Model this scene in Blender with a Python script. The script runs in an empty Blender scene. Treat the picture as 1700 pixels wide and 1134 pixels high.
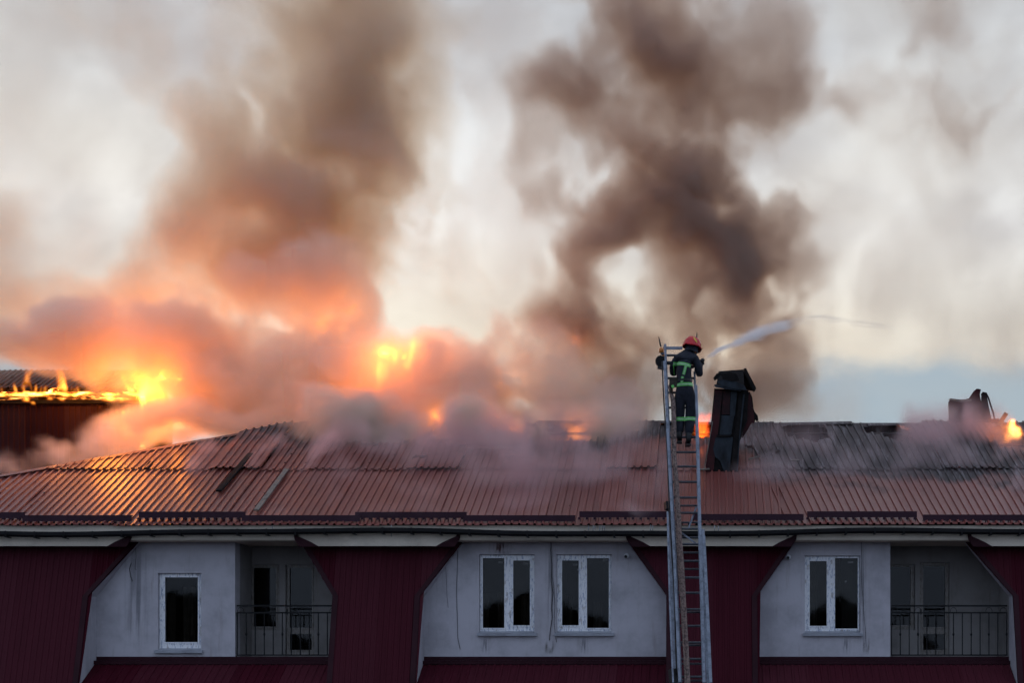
import bpy, bmesh, math, random
import numpy as np
from mathutils import Vector, Matrix, Euler

random.seed(7)
R = math.radians
scene = bpy.context.scene
COL = scene.collection

# ------------------------------------------------------------------ camera
F_PX, VX, HY, DIST, EYE = 2640.0, 1180.0, 1085.0, 33.0, 9.0
cam_data = bpy.data.cameras.new("camera")
cam_data.sensor_width = 36.0
cam_data.lens = 36.0 * F_PX / 1700.0
cam_data.shift_x = (850.0 - VX) / 1700.0
cam_data.shift_y = (HY - 567.0) / 1700.0
cam_data.clip_start = 0.3
cam_data.clip_end = 6000.0
cam = bpy.data.objects.new("camera", cam_data)
COL.objects.link(cam)
cam.location = (0.0, -DIST, EYE)
cam.rotation_euler = (R(90), 0, 0)
scene.camera = cam


def P(px, py, y):
    """a point at depth y that stands at that place of the view"""
    s = (DIST + y) / F_PX
    return Vector(((px - VX) * s, y, EYE + (HY - py) * s))


# ------------------------------------------------------------------ render
scene.view_settings.view_transform = 'Standard'
scene.view_settings.look = 'None'
scene.view_settings.gamma = 1.0
scene.view_settings.use_curve_mapping = False
scene.view_settings.exposure = 0.0
scene.render.engine = 'CYCLES'
cy = scene.cycles
cy.use_denoising = True
try:
    cy.denoiser = 'OPENIMAGEDENOISE'
    cy.denoising_input_passes = 'RGB_ALBEDO_NORMAL'
except Exception:
    pass
cy.max_bounces = 9
cy.diffuse_bounces = 2
cy.glossy_bounces = 2
cy.transmission_bounces = 3
cy.transparent_max_bounces = 12
cy.volume_bounces = 7
cy.volume_step_rate = 1.6
cy.volume_max_steps = 256
cy.caustics_reflective = False
cy.caustics_refractive = False
cy.sample_clamp_indirect = 3.0
cy.use_adaptive_sampling = True
cy.adaptive_threshold = 0.03

# ------------------------------------------------------------------ world and sun
SUN_EL, SUN_AZ = 6.0, -14.0        # low behind the roof, a little to the left of the view axis
world = bpy.data.worlds.new("World")
scene.world = world
world.use_nodes = True
wt = world.node_tree
wt.nodes.clear()


class NT:
    """small node-tree writer"""

    def __init__(self, tree):
        self.t = tree
        self.n = tree.nodes
        self.l = tree.links

    def add(self, typ, _props=None, **ins):
        nd = self.n.new(typ)
        for k, v in (_props or {}).items():
            setattr(nd, k, v)
        for k, v in ins.items():
            key = int(k[1:]) if k[0] == 'i' and k[1:].isdigit() else k.replace('_', ' ')
            self.set(nd.inputs[key], v)
        return nd

    def set(self, sock, v):
        if isinstance(v, bpy.types.NodeSocket):
            self.l.new(v, sock)
        elif isinstance(v, bpy.types.Node):
            self.l.new(v.outputs[0], sock)
        else:
            if hasattr(sock.default_value, '__len__') and not hasattr(v, '__len__'):
                v = [v] * len(sock.default_value)
            if hasattr(v, '__len__') and len(v) == 3 and len(sock.default_value) == 4:
                v = (*v, 1.0)
            sock.default_value = v

    def m(self, op, a, b=None, c=None, clamp=False):
        nd = self.n.new('ShaderNodeMath')
        nd.operation = op
        nd.use_clamp = clamp
        for i, v in enumerate((a, b, c)):
            if v is not None:
                self.set(nd.inputs[i], v)
        return nd.outputs[0]

    def mix(self, fac, a, b, blend='MIX'):
        nd = self.n.new('ShaderNodeMix')
        nd.data_type = 'RGBA'
        nd.blend_type = blend
        nd.clamp_factor = True
        self.set(nd.inputs[0], fac)
        self.set(nd.inputs[6], a)
        self.set(nd.inputs[7], b)
        return nd.outputs[2]

    def ramp(self, fac, stops, interp='LINEAR'):
        nd = self.n.new('ShaderNodeValToRGB')
        nd.color_ramp.interpolation = interp
        e = nd.color_ramp.elements
        while len(e) < len(stops):
            e.new(0.5)
        for el, (p, c) in zip(e, stops):
            el.position = p
            el.color = (*c, 1.0) if hasattr(c, '__len__') else (c, c, c, 1.0)
        self.set(nd.inputs[0], fac)
        return nd.outputs[0]

    def smooth(self, v, lo, hi):
        nd = self.n.new('ShaderNodeMapRange')
        nd.interpolation_type = 'SMOOTHSTEP'
        self.set(nd.inputs['Value'], v)
        nd.inputs['From Min'].default_value = lo
        nd.inputs['From Max'].default_value = hi
        return nd.outputs[0]


w = NT(wt)
out = w.add('ShaderNodeOutputWorld')
bg = w.add('ShaderNodeBackground', Strength=0.1)
w.l.new(bg.outputs[0], out.inputs[0])
sky = w.add('ShaderNodeTexSky', dict(sky_type='NISHITA', sun_disc=False, sun_elevation=R(SUN_EL),
                                     sun_rotation=R(SUN_AZ), air_density=1.0, dust_density=2.0, ozone_density=1.5))
tc = w.add('ShaderNodeTexCoord')
sep = w.add('ShaderNodeSeparateXYZ', Vector=tc.outputs['Generated'])
X, Y, Z = sep.outputs
el = w.m('ARCSINE', Z)                                # elevation of the view direction, in radians
# evening overcast: thin bright cloud toward the sunset, dull blue-grey cloud behind the camera
toward = w.smooth(w.m('ADD', w.m('MULTIPLY', Y, 1.0), w.m('MULTIPLY', X, -0.15)), -0.35, 0.95)
warp = w.add('ShaderNodeTexNoise', Vector=tc.outputs['Generated'], Scale=5.0, Detail=3.0)
vec = w.add('ShaderNodeMapping', Vector=w.mix(0.06, tc.outputs['Generated'], warp.outputs[1], 'LINEAR_LIGHT'))
vec.inputs['Scale'].default_value = (7.0, 7.0, 11.0)
n1 = w.add('ShaderNodeTexNoise', Vector=vec.outputs[0], Scale=1.0, Detail=7.0, Roughness=0.52)
vec2 = w.add('ShaderNodeMapping', Vector=tc.outputs['Generated'])
vec2.inputs['Location'].default_value = (4.1, 2.2, 7.7)
vec2.inputs['Scale'].default_value = (3.0, 3.0, 5.0)
n2 = w.add('ShaderNodeTexNoise', Vector=vec2.outputs[0], Scale=1.0, Detail=4.0, Roughness=0.5)
warm = w.ramp(el, [(0.0, (6.9, 6.4, 5.7)), (0.20, (8.9, 8.5, 7.6)), (0.26, (9.3, 9.4, 9.4)), (0.35, (8.5, 9.0, 9.4)),
                   (0.55, (6.0, 6.4, 7.0)), (1.0, (5.4, 6.0, 7.2))])
# ramp colours cannot exceed 1 in the picker but may be stored above it
cloud_l = w.mix(w.smooth(n1.outputs[0], 0.36, 0.70), warm, w.mix(1.0, warm, (0.62, 0.60, 0.61), 'MULTIPLY'))
cloud_l = w.mix(w.m('MULTIPLY', w.smooth(n2.outputs[0], 0.46, 0.66), 0.35), cloud_l,
                w.mix(1.0, warm, (1.0, 0.90, 0.76), 'MULTIPLY'))
# the blue-grey cloud bank that lies along the horizon
bank_n = w.add('ShaderNodeTexNoise', Vector=vec.outputs[0], Scale=2.2, Detail=6.0, Roughness=0.6)
bank_top = w.m('ADD', 0.186, w.m('MULTIPLY', w.m('SUBTRACT', bank_n.outputs[0], 0.5), 0.05))
bank = w.m('SUBTRACT', 1.0, w.smooth(w.m('SUBTRACT', el, bank_top), -0.020, 0.006))
bank_col = w.mix(w.smooth(n1.outputs[0], 0.35, 0.65), (2.8, 4.1, 5.3), (3.7, 4.7, 5.5))
cloud_l = w.mix(w.m('MULTIPLY', bank, 0.9), cloud_l, bank_col)
dull = w.mix(w.smooth(n1.outputs[0], 0.3, 0.7), (5.6, 6.9, 9.2), (4.2, 5.2, 7.2))
clouds = w.mix(toward, dull, cloud_l)
w.set(bg.inputs['Color'], w.mix(0.96, sky.outputs[0], clouds))

sun_data = bpy.data.lights.new("sun", 'SUN')
sun_data.energy = 1.0
sun_data.angle = R(12)
sun_data.color = (1.0, 0.78, 0.55)
sun = bpy.data.objects.new("sun", sun_data)
COL.objects.link(sun)
d = Vector((math.sin(R(SUN_AZ)) * math.cos(R(SUN_EL)), math.cos(R(SUN_AZ)) * math.cos(R(SUN_EL)), math.sin(R(SUN_EL))))
sun.rotation_euler = d.to_track_quat('Z', 'Y').to_euler()
sun.location = d * 60


# ================================================================== helpers
def tag(o, label=None, cat=None, group=None, kind=None):
    if label: o['label'] = label
    if cat: o['category'] = cat
    if group: o['group'] = group
    if kind: o['kind'] = kind
    return o


def thing(name, label, cat, loc=(0, 0, 0), group=None, kind=None):
    o = bpy.data.objects.new(name, None)
    o.empty_display_size = 0.3
    COL.objects.link(o)
    o.location = loc
    return tag(o, label, cat, group, kind)


class MB:
    """collects geometry for one mesh object"""

    def __init__(self):
        self.v, self.f = [], []

    def quad(self, a, b, c, d):
        n = len(self.v)
        self.v += [tuple(a), tuple(b), tuple(c), tuple(d)]
        self.f.append((n, n + 1, n + 2, n + 3))

    def poly(self, pts):
        n = len(self.v)
        self.v += [tuple(p) for p in pts]
        self.f.append(tuple(range(n, n + len(pts))))

    def box(self, x0, x1, y0, y1, z0, z1):
        n = len(self.v)
        self.v += [(x, y, z) for x in (x0, x1) for y in (y0, y1) for z in (z0, z1)]
        for q in ((0, 1, 3, 2), (4, 6, 7, 5), (0, 4, 5, 1), (2, 3, 7, 6), (0, 2, 6, 4), (1, 5, 7, 3)):
            self.f.append(tuple(n + i for i in q))
        return self

    def bar(self, a, b, w, h, up=(0, 0, 1)):
        """a box-section bar from a to b"""
        a, b = Vector(a), Vector(b)
        d = (b - a).normalized()
        s = d.cross(Vector(up))
        if s.length < 1e-4:
            s = d.cross(Vector((1, 0, 0)))
        s.normalize()
        u = s.cross(d).normalized()
        n = len(self.v)
        for e in (a, b):
            for i, j in ((-1, -1), (1, -1), (1, 1), (-1, 1)):
                self.v.append(tuple(e + s * (i * w / 2) + u * (j * h / 2)))
        for q in ((3, 2, 1, 0), (4, 5, 6, 7), (0, 1, 5, 4), (1, 2, 6, 5), (2, 3, 7, 6), (3, 0, 4, 7)):
            self.f.append(tuple(n + i for i in q))
        return self

    def tube(self, pts, r, seg=8, cap=True):
        pts = [Vector(p) for p in pts]
        rs = r if hasattr(r, '__len__') else [r] * len(pts)
        n0 = len(self.v)
        up = Vector((0, 0, 1))
        prev = None
        for i, p in enumerate(pts):
            d = (pts[min(i + 1, len(pts) - 1)] - pts[max(i - 1, 0)]).normalized()
            if prev is None:
                s = d.cross(up)
                if s.length < 1e-3:
                    s = d.cross(Vector((0, 1, 0)))
            else:
                s = prev - d * prev.dot(d)
            s.normalize()
            prev = s
            t = s.cross(d)
            for k in range(seg):
                a = 2 * math.pi * k / seg
                self.v.append(tuple(p + (s * math.cos(a) + t * math.sin(a)) * rs[i]))
        for i in range(len(pts) - 1):
            for k in range(seg):
                a, b = n0 + i * seg + k, n0 + i * seg + (k + 1) % seg
                self.f.append((a, b, b + seg, a + seg))
        if cap:
            self.f.append(tuple(n0 + k for k in reversed(range(seg))))
            e = n0 + (len(pts) - 1) * seg
            self.f.append(tuple(e + k for k in range(seg)))
        return self

    def ball(self, c, r, seg=12, rings=8, scale=(1, 1, 1)):
        c = Vector(c)
        n0 = len(self.v)
        for i in range(rings + 1):
            ph = math.pi * i / rings
            for k in range(seg):
                a = 2 * math.pi * k / seg
                self.v.append((c.x + r * scale[0] * math.sin(ph) * math.cos(a), c.y + r * scale[1] * math.sin(ph) * math.sin(a),
                               c.z + r * scale[2] * math.cos(ph)))
        for i in range(rings):
            for k in range(seg):
                a, b = n0 + i * seg + k, n0 + i * seg + (k + 1) % seg
                self.f.append((a, a + seg, b + seg, b))
        return self

    def build(self, name, mat, parent=None, smooth=False, bevel=0.0):
        me = bpy.data.meshes.new(name)
        me.from_pydata(self.v, [], self.f)
        me.materials.append(mat)
        if smooth:
            me.polygons.foreach_set('use_smooth', [True] * len(me.polygons))
        me.update()
        o = bpy.data.objects.new(name, me)
        COL.objects.link(o)
        if bevel > 0:
            bv = o.modifiers.new('bevel', 'BEVEL')
            bv.width = bevel
            bv.segments = 1
            bv.limit_method = 'ANGLE'
        if parent is not None:
            o.parent = parent
            if parent.type == 'EMPTY':
                o.matrix_parent_inverse = Matrix.Translation(-Vector(parent.location))
        return o


def wall_with_holes(x0, x1, z0, z1, y0, y1, holes):
    """a plastered wall of real thickness with openings cut through it"""
    xs = sorted({x0, x1, *[v for h in holes for v in h[:2]]})
    zs = sorted({z0, z1, *[v for h in holes for v in h[2:]]})
    solid = {}
    for i in range(len(xs) - 1):
        for j in range(len(zs) - 1):
            cx, cz = (xs[i] + xs[i + 1]) / 2, (zs[j] + zs[j + 1]) / 2
            solid[i, j] = not any(h[0] < cx < h[1] and h[2] < cz < h[3] for h in holes)
    m = MB()
    for (i, j), s in solid.items():
        if not s:
            continue
        a, b, c, e = xs[i], xs[i + 1], zs[j], zs[j + 1]
        m.quad((a, y0, c), (b, y0, c), (b, y0, e), (a, y0, e))
        m.quad((b, y1, c), (a, y1, c), (a, y1, e), (b, y1, e))
        if not solid.get((i - 1, j)): m.quad((a, y1, c), (a, y0, c), (a, y0, e), (a, y1, e))
        if not solid.get((i + 1, j)): m.quad((b, y0, c), (b, y1, c), (b, y1, e), (b, y0, e))
        if not solid.get((i, j - 1)): m.quad((a, y1, c), (b, y1, c), (b, y0, c), (a, y0, c))
        if not solid.get((i, j + 1)): m.quad((a, y0, e), (b, y0, e), (b, y1, e), (a, y1, e))
    return m


PITCH, RIB = 0.157, 0.036


def rib_profile(width, pitch=PITCH, rib=RIB):
    """(across, height) of a trapezoidal steel sheet"""
    pts, n = [], int(round(width / pitch))
    p = width / n
    for k in range(n):
        b = k * p
        pts += [(b, 0.0), (b + 0.62 * p, 0.0), (b + 0.70 * p, rib), (b + 0.92 * p, rib)]
    pts.append((width, 0.0))
    return pts


def sheet(name, mat, parent, x0, width, place, lo, hi, segs=4, rib=RIB, skip=None, pitch=PITCH):
    """one corrugated sheet. place(x, s, h) -> point; lo(x), hi(x) give the length range over which it runs"""
    m = MB()
    prof = rib_profile(width, pitch, rib)
    cols = []
    for u, h in prof:
        x = x0 + u
        a, b = lo(x), hi(x)
        col = []
        for k in range(segs + 1):
            s = a + (b - a) * k / segs
            col.append((tuple(place(x, s, h)), b - a > 0.01, (x, s)))
        cols.append(col)
    idx = {}

    def vi(i, k):
        if (i, k) not in idx:
            idx[i, k] = len(m.v)
            m.v.append(cols[i][k][0])
        return idx[i, k]
    for i in range(len(prof) - 1):
        for k in range(segs):
            if not (cols[i][k][1] or cols[i + 1][k][1]):
                continue
            if skip:
                (xa, sa), (xb, sb) = cols[i][k][2], cols[i + 1][k + 1][2]
                if skip((xa + xb) / 2, (sa + sb) / 2):
                    continue
            m.f.append((vi(i, k), vi(i + 1, k), vi(i + 1, k + 1), vi(i, k + 1)))
    if not m.f:
        return None
    if skip:                                    # a scrap cut off by the burning has fallen in: keep the main piece
        root = list(range(len(m.v)))

        def find(i):
            while root[i] != i:
                root[i] = root[root[i]]
                i = root[i]
            return i
        for q in m.f:
            for j in q[1:]:
                root[find(j)] = find(q[0])
        count = {}
        for q in m.f:
            count[find(q[0])] = count.get(find(q[0]), 0) + 1
        best = max(count, key=count.get)
        m.f = [q for q in m.f if find(q[0]) == best]
        used = sorted({i for q in m.f for i in q})
        new = {i: k for k, i in enumerate(used)}
        m.v = [m.v[i] for i in used]
        m.f = [tuple(new[i] for i in q) for q in m.f]
    return m.build(name, mat, parent)


def frac_noise(x, y, s=1.0):
    """cheap repeatable 2-D noise, 0..1"""
    import mathutils.noise as mn
    return 0.5 + 0.5 * mn.noise(Vector((x * s, y * s, 3.7))) + 0.25 * mn.noise(Vector((x * s * 2.3, y * s * 2.3, 9.1)))


# ================================================================== materials
def principled(name, base, rough=0.6, metal=0.0, spec=0.5):
    m = bpy.data.materials.new(name)
    m.use_nodes = True
    t = NT(m.node_tree)
    b = m.node_tree.nodes['Principled BSDF']
    b.inputs['Base Color'].default_value = (*base, 1)
    b.inputs['Roughness'].default_value = rough
    b.inputs['Metallic'].default_value = metal
    b.inputs['Specular IOR Level'].default_value = spec
    return m, t, b


def worn(name, base, dark=None, rough=0.6, metal=0.0, scale=3.0, amount=0.35, bump=0.0, fine=40.0, spec=0.5, stretch=(1, 1, 1)):
    """a material with soft large-scale and fine variation"""
    m, t, b = principled(name, base, rough, metal, spec)
    geo = t.add('ShaderNodeNewGeometry')
    mp = t.add('ShaderNodeMapping', Vector=geo.outputs['Position'])
    mp.inputs['Scale'].default_value = stretch
    n = t.add('ShaderNodeTexNoise', Vector=mp.outputs[0], Scale=scale, Detail=6.0, Roughness=0.6)
    n2 = t.add('ShaderNodeTexNoise', Vector=mp.outputs[0], Scale=fine, Detail=4.0, Roughness=0.6)
    dk = dark or tuple(c * 0.45 for c in base)
    c = t.mix(t.m('MULTIPLY', t.smooth(n.outputs[0], 0.40, 0.72), amount * 2, clamp=True), base, dk)
    c = t.mix(t.m('MULTIPLY', t.smooth(n2.outputs[0], 0.45, 0.75), 0.35), c, dk)
    t.set(b.inputs['Base Color'], c)
    t.set(b.inputs['Roughness'], t.m('ADD', rough - 0.1, t.m('MULTIPLY', n.outputs[0], 0.2)))
    if bump:
        bp = t.add('ShaderNodeBump', Strength=bump, Distance=0.01, Height=n2.outputs[0])
        t.l.new(bp.outputs[0], b.inputs['Normal'])
    return m


def roof_steel(name, base, soot_line=None, spec=0.4, rough_add=0.0):
    """painted steel: faded paint, grime runs down the slope, screws, and soot and ash where the roof burned"""
    m, t, b = principled(name, base, 0.42, 0.0, spec)
    geo = t.add('ShaderNodeNewGeometry')
    pos = geo.outputs['Position']
    s = t.add('ShaderNodeSeparateXYZ', Vector=pos)
    run = t.add('ShaderNodeMapping', Vector=pos)
    run.inputs['Scale'].default_value = (6.0, 0.5, 0.5)
    nr = t.add('ShaderNodeTexNoise', Vector=run.outputs[0], Scale=1.0, Detail=5.0, Roughness=0.6)
    nb = t.add('ShaderNodeTexNoise', Vector=pos, Scale=0.9, Detail=6.0, Roughness=0.6)
    nf = t.add('ShaderNodeTexNoise', Vector=pos, Scale=30.0, Detail=4.0)
    oi = t.add('ShaderNodeObjectInfo')
    c = t.mix(t.m('MULTIPLY', t.smooth(nr.outputs[0], 0.38, 0.7), 0.45), base, tuple(v * 0.5 for v in base))
    c = t.mix(t.m('MULTIPLY', oi.outputs['Random'], 0.55), c, tuple(min(1, v * 1.5 + 0.02) for v in base))
    c = t.mix(t.m('MULTIPLY', t.smooth(nf.outputs[0], 0.5, 0.8), 0.3), c, tuple(v * 0.4 for v in base))
    rough = t.m('ADD', 0.30 + rough_add, t.m('MULTIPLY', nr.outputs[0], 0.25))
    if soot_line is not None:
        y0, y1, xs = soot_line
        # how far up the slope, how far right, broken up by noise
        up = t.m('ADD', s.outputs[1], t.m('MULTIPLY', t.m('SUBTRACT', nb.outputs[0], 0.5), 4.0))
        up = t.m('ADD', up, t.m('MULTIPLY', t.smooth(s.outputs[0], xs - 1.5, xs + 1.0), 2.3))
        soot = t.smooth(up, y0, y1)
        n3 = t.add('ShaderNodeTexNoise', Vector=run.outputs[0], Scale=2.2, Detail=6.0, Roughness=0.7)
        ash = t.mix(t.smooth(n3.outputs[0], 0.50, 0.66), (0.020, 0.018, 0.018), (0.16, 0.145, 0.15))
        c = t.mix(t.m('MULTIPLY', soot, 0.93), c, ash)
        rough = t.m('ADD', rough, t.m('MULTIPLY', soot, 0.35))
    t.set(b.inputs['Base Color'], c)
    t.set(b.inputs['Roughness'], rough)
    bp = t.add('ShaderNodeBump', Strength=0.25, Distance=0.02, Height=nb.outputs[0])
    t.l.new(bp.outputs[0], b.inputs['Normal'])
    return m


def plaster(name, base):
    m, t, b = principled(name, base, 0.9, 0.0, 0.2)
    geo = t.add('ShaderNodeNewGeometry')
    pos = geo.outputs['Position']
    n1 = t.add('ShaderNodeTexNoise', Vector=pos, Scale=1.3, Detail=7.0, Roughness=0.65)
    n2 = t.add('ShaderNodeTexNoise', Vector=pos, Scale=70.0, Detail=3.0)
    run = t.add('ShaderNodeMapping', Vector=pos)
    run.inputs['Scale'].default_value = (9.0, 9.0, 0.8)
    n3 = t.add('ShaderNodeTexNoise', Vector=run.outputs[0], Scale=1.0, Detail=6.0, Roughness=0.6)
    c = t.mix(t.m('MULTIPLY', t.smooth(n1.outputs[0], 0.38, 0.72), 0.75), base, tuple(v * 0.62 for v in base))
    c = t.mix(t.m('MULTIPLY', t.smooth(n3.outputs[0], 0.54, 0.80), 0.7), c, tuple(v * p for v, p in zip(base, (0.6, 0.55, 0.5))))
    t.set(b.inputs['Base Color'], c)
    bp = t.add('ShaderNodeBump', Strength=0.35, Distance=0.006, Height=n2.outputs[0])
    t.l.new(bp.outputs[0], b.inputs['Normal'])
    return m


def film_frame(name):
    """white window plastic still in its printed protective film, torn in places"""
    m, t, b = principled(name, (0.8, 0.8, 0.82), 0.4)
    geo = t.add('ShaderNodeNewGeometry')
    mp = t.add('ShaderNodeMapping', Vector=geo.outputs['Position'])
    mp.inputs['Scale'].default_value = (42, 42, 9)
    n = t.add('ShaderNodeTexNoise', Vector=mp.outputs[0], Scale=1.0, Detail=4.0, Roughness=0.7)
    mp2 = t.add('ShaderNodeMapping', Vector=geo.outputs['Position'])
    mp2.inputs['Scale'].default_value = (14, 14, 5)
    n2 = t.add('ShaderNodeTexNoise', Vector=mp2.outputs[0], Scale=1.0, Detail=3.0)
    c = t.mix(t.smooth(n.outputs[0], 0.52, 0.62), (0.82, 0.82, 0.84), (0.34, 0.38, 0.50))
    c = t.mix(t.m('MULTIPLY', t.smooth(n2.outputs[0], 0.58, 0.66), 0.6), c, (0.30, 0.25, 0.22))
    t.set(b.inputs['Base Color'], c)
    return m


def glass(name, tint=0.55):
    m = bpy.data.materials.new(name)
    m.use_nodes = True
    t = NT(m.node_tree)
    m.node_tree.nodes.clear()
    o = t.add('ShaderNodeOutputMaterial')
    tr = t.add('ShaderNodeBsdfTransparent', Color=(tint, tint, tint * 0.98))
    gl = t.add('ShaderNodeBsdfGlossy', Color=(0.9, 0.9, 0.9), Roughness=0.03)
    lw = t.add('ShaderNodeFresnel', IOR=1.52)
    geo = t.add('ShaderNodeNewGeometry')
    n = t.add('ShaderNodeTexNoise', Vector=geo.outputs['Position'], Scale=1.4, Detail=2.0)
    bp = t.add('ShaderNodeBump', Strength=0.06, Distance=0.02, Height=n.outputs[0])
    t.l.new(bp.outputs[0], gl.inputs['Normal'])
    mx = t.add('ShaderNodeMixShader')
    t.l.new(t.m('MULTIPLY', lw.outputs[0], 0.55, clamp=True), mx.inputs[0])
    t.l.new(tr.outputs[0], mx.inputs[1])
    t.l.new(gl.outputs[0], mx.inputs[2])
    t.l.new(mx.outputs[0], o.inputs[0])
    return m


def ember(name, strength=6.0):
    """charred timber that glows where it burns"""
    m, t, b = principled(name, (0.02, 0.017, 0.015), 0.9)
    geo = t.add('ShaderNodeNewGeometry')
    mp = t.add('ShaderNodeMapping', Vector=geo.outputs['Position'])
    mp.inputs['Scale'].default_value = (2.4, 2.4, 9.0)
    n = t.add('ShaderNodeTexNoise', Vector=mp.outputs[0], Scale=1.0, Detail=6.0, Roughness=0.65)
    g = t.smooth(n.outputs[0], 0.42, 0.66)
    c = t.ramp(g, [(0.0, (0.6, 0.03, 0.0)), (0.5, (1.0, 0.22, 0.02)), (1.0, (1.0, 0.55, 0.12))])
    t.set(b.inputs['Emission Color'], c)
    t.set(b.inputs['Emission Strength'], t.m('MULTIPLY', t.m('POWER', g, 1.5), strength))
    return m


M_ROOF = roof_steel("red_roof_steel", (0.165, 0.040, 0.031), (3.2, 4.5, 1.2), spec=0.85, rough_add=-0.06)
M_BURNT = roof_steel("burnt_cladding_steel", (0.022, 0.0045, 0.006), spec=0.08, rough_add=0.25)
M_WINGROOF = roof_steel("burnt_roof_steel", (0.06, 0.030, 0.026), spec=0.2, rough_add=0.15)
M_PLUM = roof_steel("plum_cladding_steel", (0.052, 0.0050, 0.0115), spec=0.04, rough_add=0.2)
M_TRIM = worn("plum_trim_steel", (0.030, 0.005, 0.010), rough=0.6, amount=0.25, spec=0.15)
M_GUARD = worn("plum_snow_guard_steel", (0.034, 0.010, 0.020), rough=0.55, amount=0.25, spec=0.2)
M_CREAM = worn("cream_board", (0.72, 0.62, 0.50), (0.30, 0.25, 0.20), rough=0.7, scale=1.2, amount=0.25, stretch=(1, 1, 2))
M_GUTTER = worn("black_gutter_steel", (0.012, 0.011, 0.012), rough=0.6, spec=0.15)
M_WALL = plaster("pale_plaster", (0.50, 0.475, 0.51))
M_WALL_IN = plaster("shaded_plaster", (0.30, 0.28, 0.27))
M_FRAME = film_frame("filmed_window_plastic")
M_FRAME_DIM = worn("shade_dimmed_window_plastic", (0.26, 0.24, 0.22), (0.14, 0.11, 0.09), rough=0.5, scale=9, amount=0.5, stretch=(3, 3, 1))  # whole colour darkened to stand in for shade inside the balcony recesses
M_SILL = worn("sill_steel", (0.32, 0.33, 0.37), rough=0.45, amount=0.3)
M_GLASS = glass("window_glass")
M_ROOM = worn("room_lining", (0.02, 0.018, 0.018), rough=0.9)
M_CURTAIN = worn("pale_curtain", (0.26, 0.23, 0.20), rough=0.9, scale=8.0)
M_IRON = worn("black_iron", (0.008, 0.008, 0.009), spec=0.2, rough=0.55)
M_CHAR = worn("charred_timber", (0.014, 0.012, 0.012), (0.005, 0.005, 0.005), spec=0.15, rough=0.95, scale=6, bump=0.8, fine=50)
M_WOOD = worn("weathered_board", (0.20, 0.17, 0.14), (0.06, 0.05, 0.045), rough=0.85, scale=5, bump=0.4)
M_BLUE = worn("blue_grey_cladding", (0.026, 0.034, 0.044), (0.008, 0.008, 0.010), spec=0.15, rough=0.6, scale=2.2, amount=0.5, stretch=(2, 2, 1))
M_MAROON = worn("maroon_cladding", (0.05, 0.010, 0.012), (0.012, 0.008, 0.009), spec=0.15, rough=0.65, scale=2.0, amount=0.5)
M_ALU = worn("ladder_alloy", (0.24, 0.26, 0.31), (0.05, 0.055, 0.07), rough=0.42, metal=0.55, scale=9, amount=0.3)
M_RUNG = worn("ribbed_rung", (0.08, 0.085, 0.10), rough=0.5, metal=0.4, scale=12)
M_BLACK = worn("black_plastic", (0.014, 0.014, 0.015), rough=0.5)
M_HOSE = worn("woven_hose", (0.30, 0.21, 0.18), (0.09, 0.06, 0.055), rough=0.9, scale=26, amount=0.7, bump=0.5)
M_EMBER = ember("burning_timber", 7.0)
M_EMBER_DIM = ember("smouldering_timber", 2.2)
M_GROUND = worn("asphalt", (0.05, 0.05, 0.052), rough=0.9, scale=0.4)


# ================================================================== setting
g = MB()
g.quad((-3000, -3000, 0), (3000, -3000, 0), (3000, 3000, 0), (-3000, 3000, 0))
tag(g.build('ground', M_GROUND), kind='structure')

# ================================================================== the burning house
house = thing('apartment_building', "pale house with plum clad bays and a burning ribbed red roof", "building", (-3, 0, 0))


def zat(py, y):
    return EYE + (HY - py) * (DIST + y) / F_PX


def xat(px, y):
    return (px - VX) * (DIST + y) / F_PX


EAVE_Y, EAVE_Z, SLOPE = -0.60, 11.61, 0.49
RIDGE_Y = 5.30
SL = math.sqrt(1 + SLOPE * SLOPE)
NRM = Vector((0, -SLOPE / SL, 1 / SL))
APEX_X = -9.9


def roof_z(y):
    return EAVE_Z + SLOPE * (y - EAVE_Y)


def hip_y(x):                                   # the roof ends along this line on its left
    return RIDGE_Y + 0.585 * (x - APEX_X) if x < APEX_X else RIDGE_Y


def lean(x):                                    # sideways slip of the slid sheets on the right
    if x < 1.55:
        return 0.0
    t = min(1.0, max(0.0, (x - 1.55) / 5.0))
    return 0.125 * (1 - t) + 0.035 * t


HOLES = [  # (x, y, half width, half length): where the sheets have burned through
    (xat(1378, 4.9), 4.7, 0.45, 0.75), (xat(1500, 4.9), 4.85, 0.42, 0.38), (xat(1515, 4.4), 4.35, 0.25, 0.35),
    (xat(1680, 4.6), 4.3, 0.45, 0.8), (xat(1172, 4.9), 4.8, 0.45, 0.55), (xat(1052, 4.8), 4.8, 0.16, 0.35),
    (xat(1310, 4.9), 4.75, 0.25, 0.35), (xat(960, 4.7), 4.7, 0.8, 0.6), (xat(800, 4.2), 4.3, 1.1, 0.7),
    (xat(640, 4.7), 4.6, 0.9, 0.7), (xat(1260, 4), 3.7, 0.40, 0.22), (xat(1320, 3.6), 3.3, 0.22, 0.13),
    (xat(860, 3), 3.2, 0.35, 0.10), (xat(700, 3), 3.0, 0.20, 0.08),
]


def burned(x, y):
    n = frac_noise(x, y, 2.6) - 0.5
    for hx, hy, a, b in HOLES:
        if ((x - hx) / a) ** 2 + ((y - hy) / b) ** 2 < 1.0 + 1.1 * n:
            return True
    return False


def roof_place(lift, tilt, warpamp, seed):
    def place(x, y, h):
        z = roof_z(y)
        sag = warpamp * (frac_noise(x + seed, y, 0.9) - 0.5)
        heat = 0.10 * max(0.0, (y - 3.6) / 1.7) * (frac_noise(x, y, 2.0) - 0.5)      # sheets buckle near the ridge
        p = Vector((x - lean(x) * (y - EAVE_Y) * SL, y, z))
        return p + NRM * (h + lift + sag + heat + tilt * (y - EAVE_Y))
    return place


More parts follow.
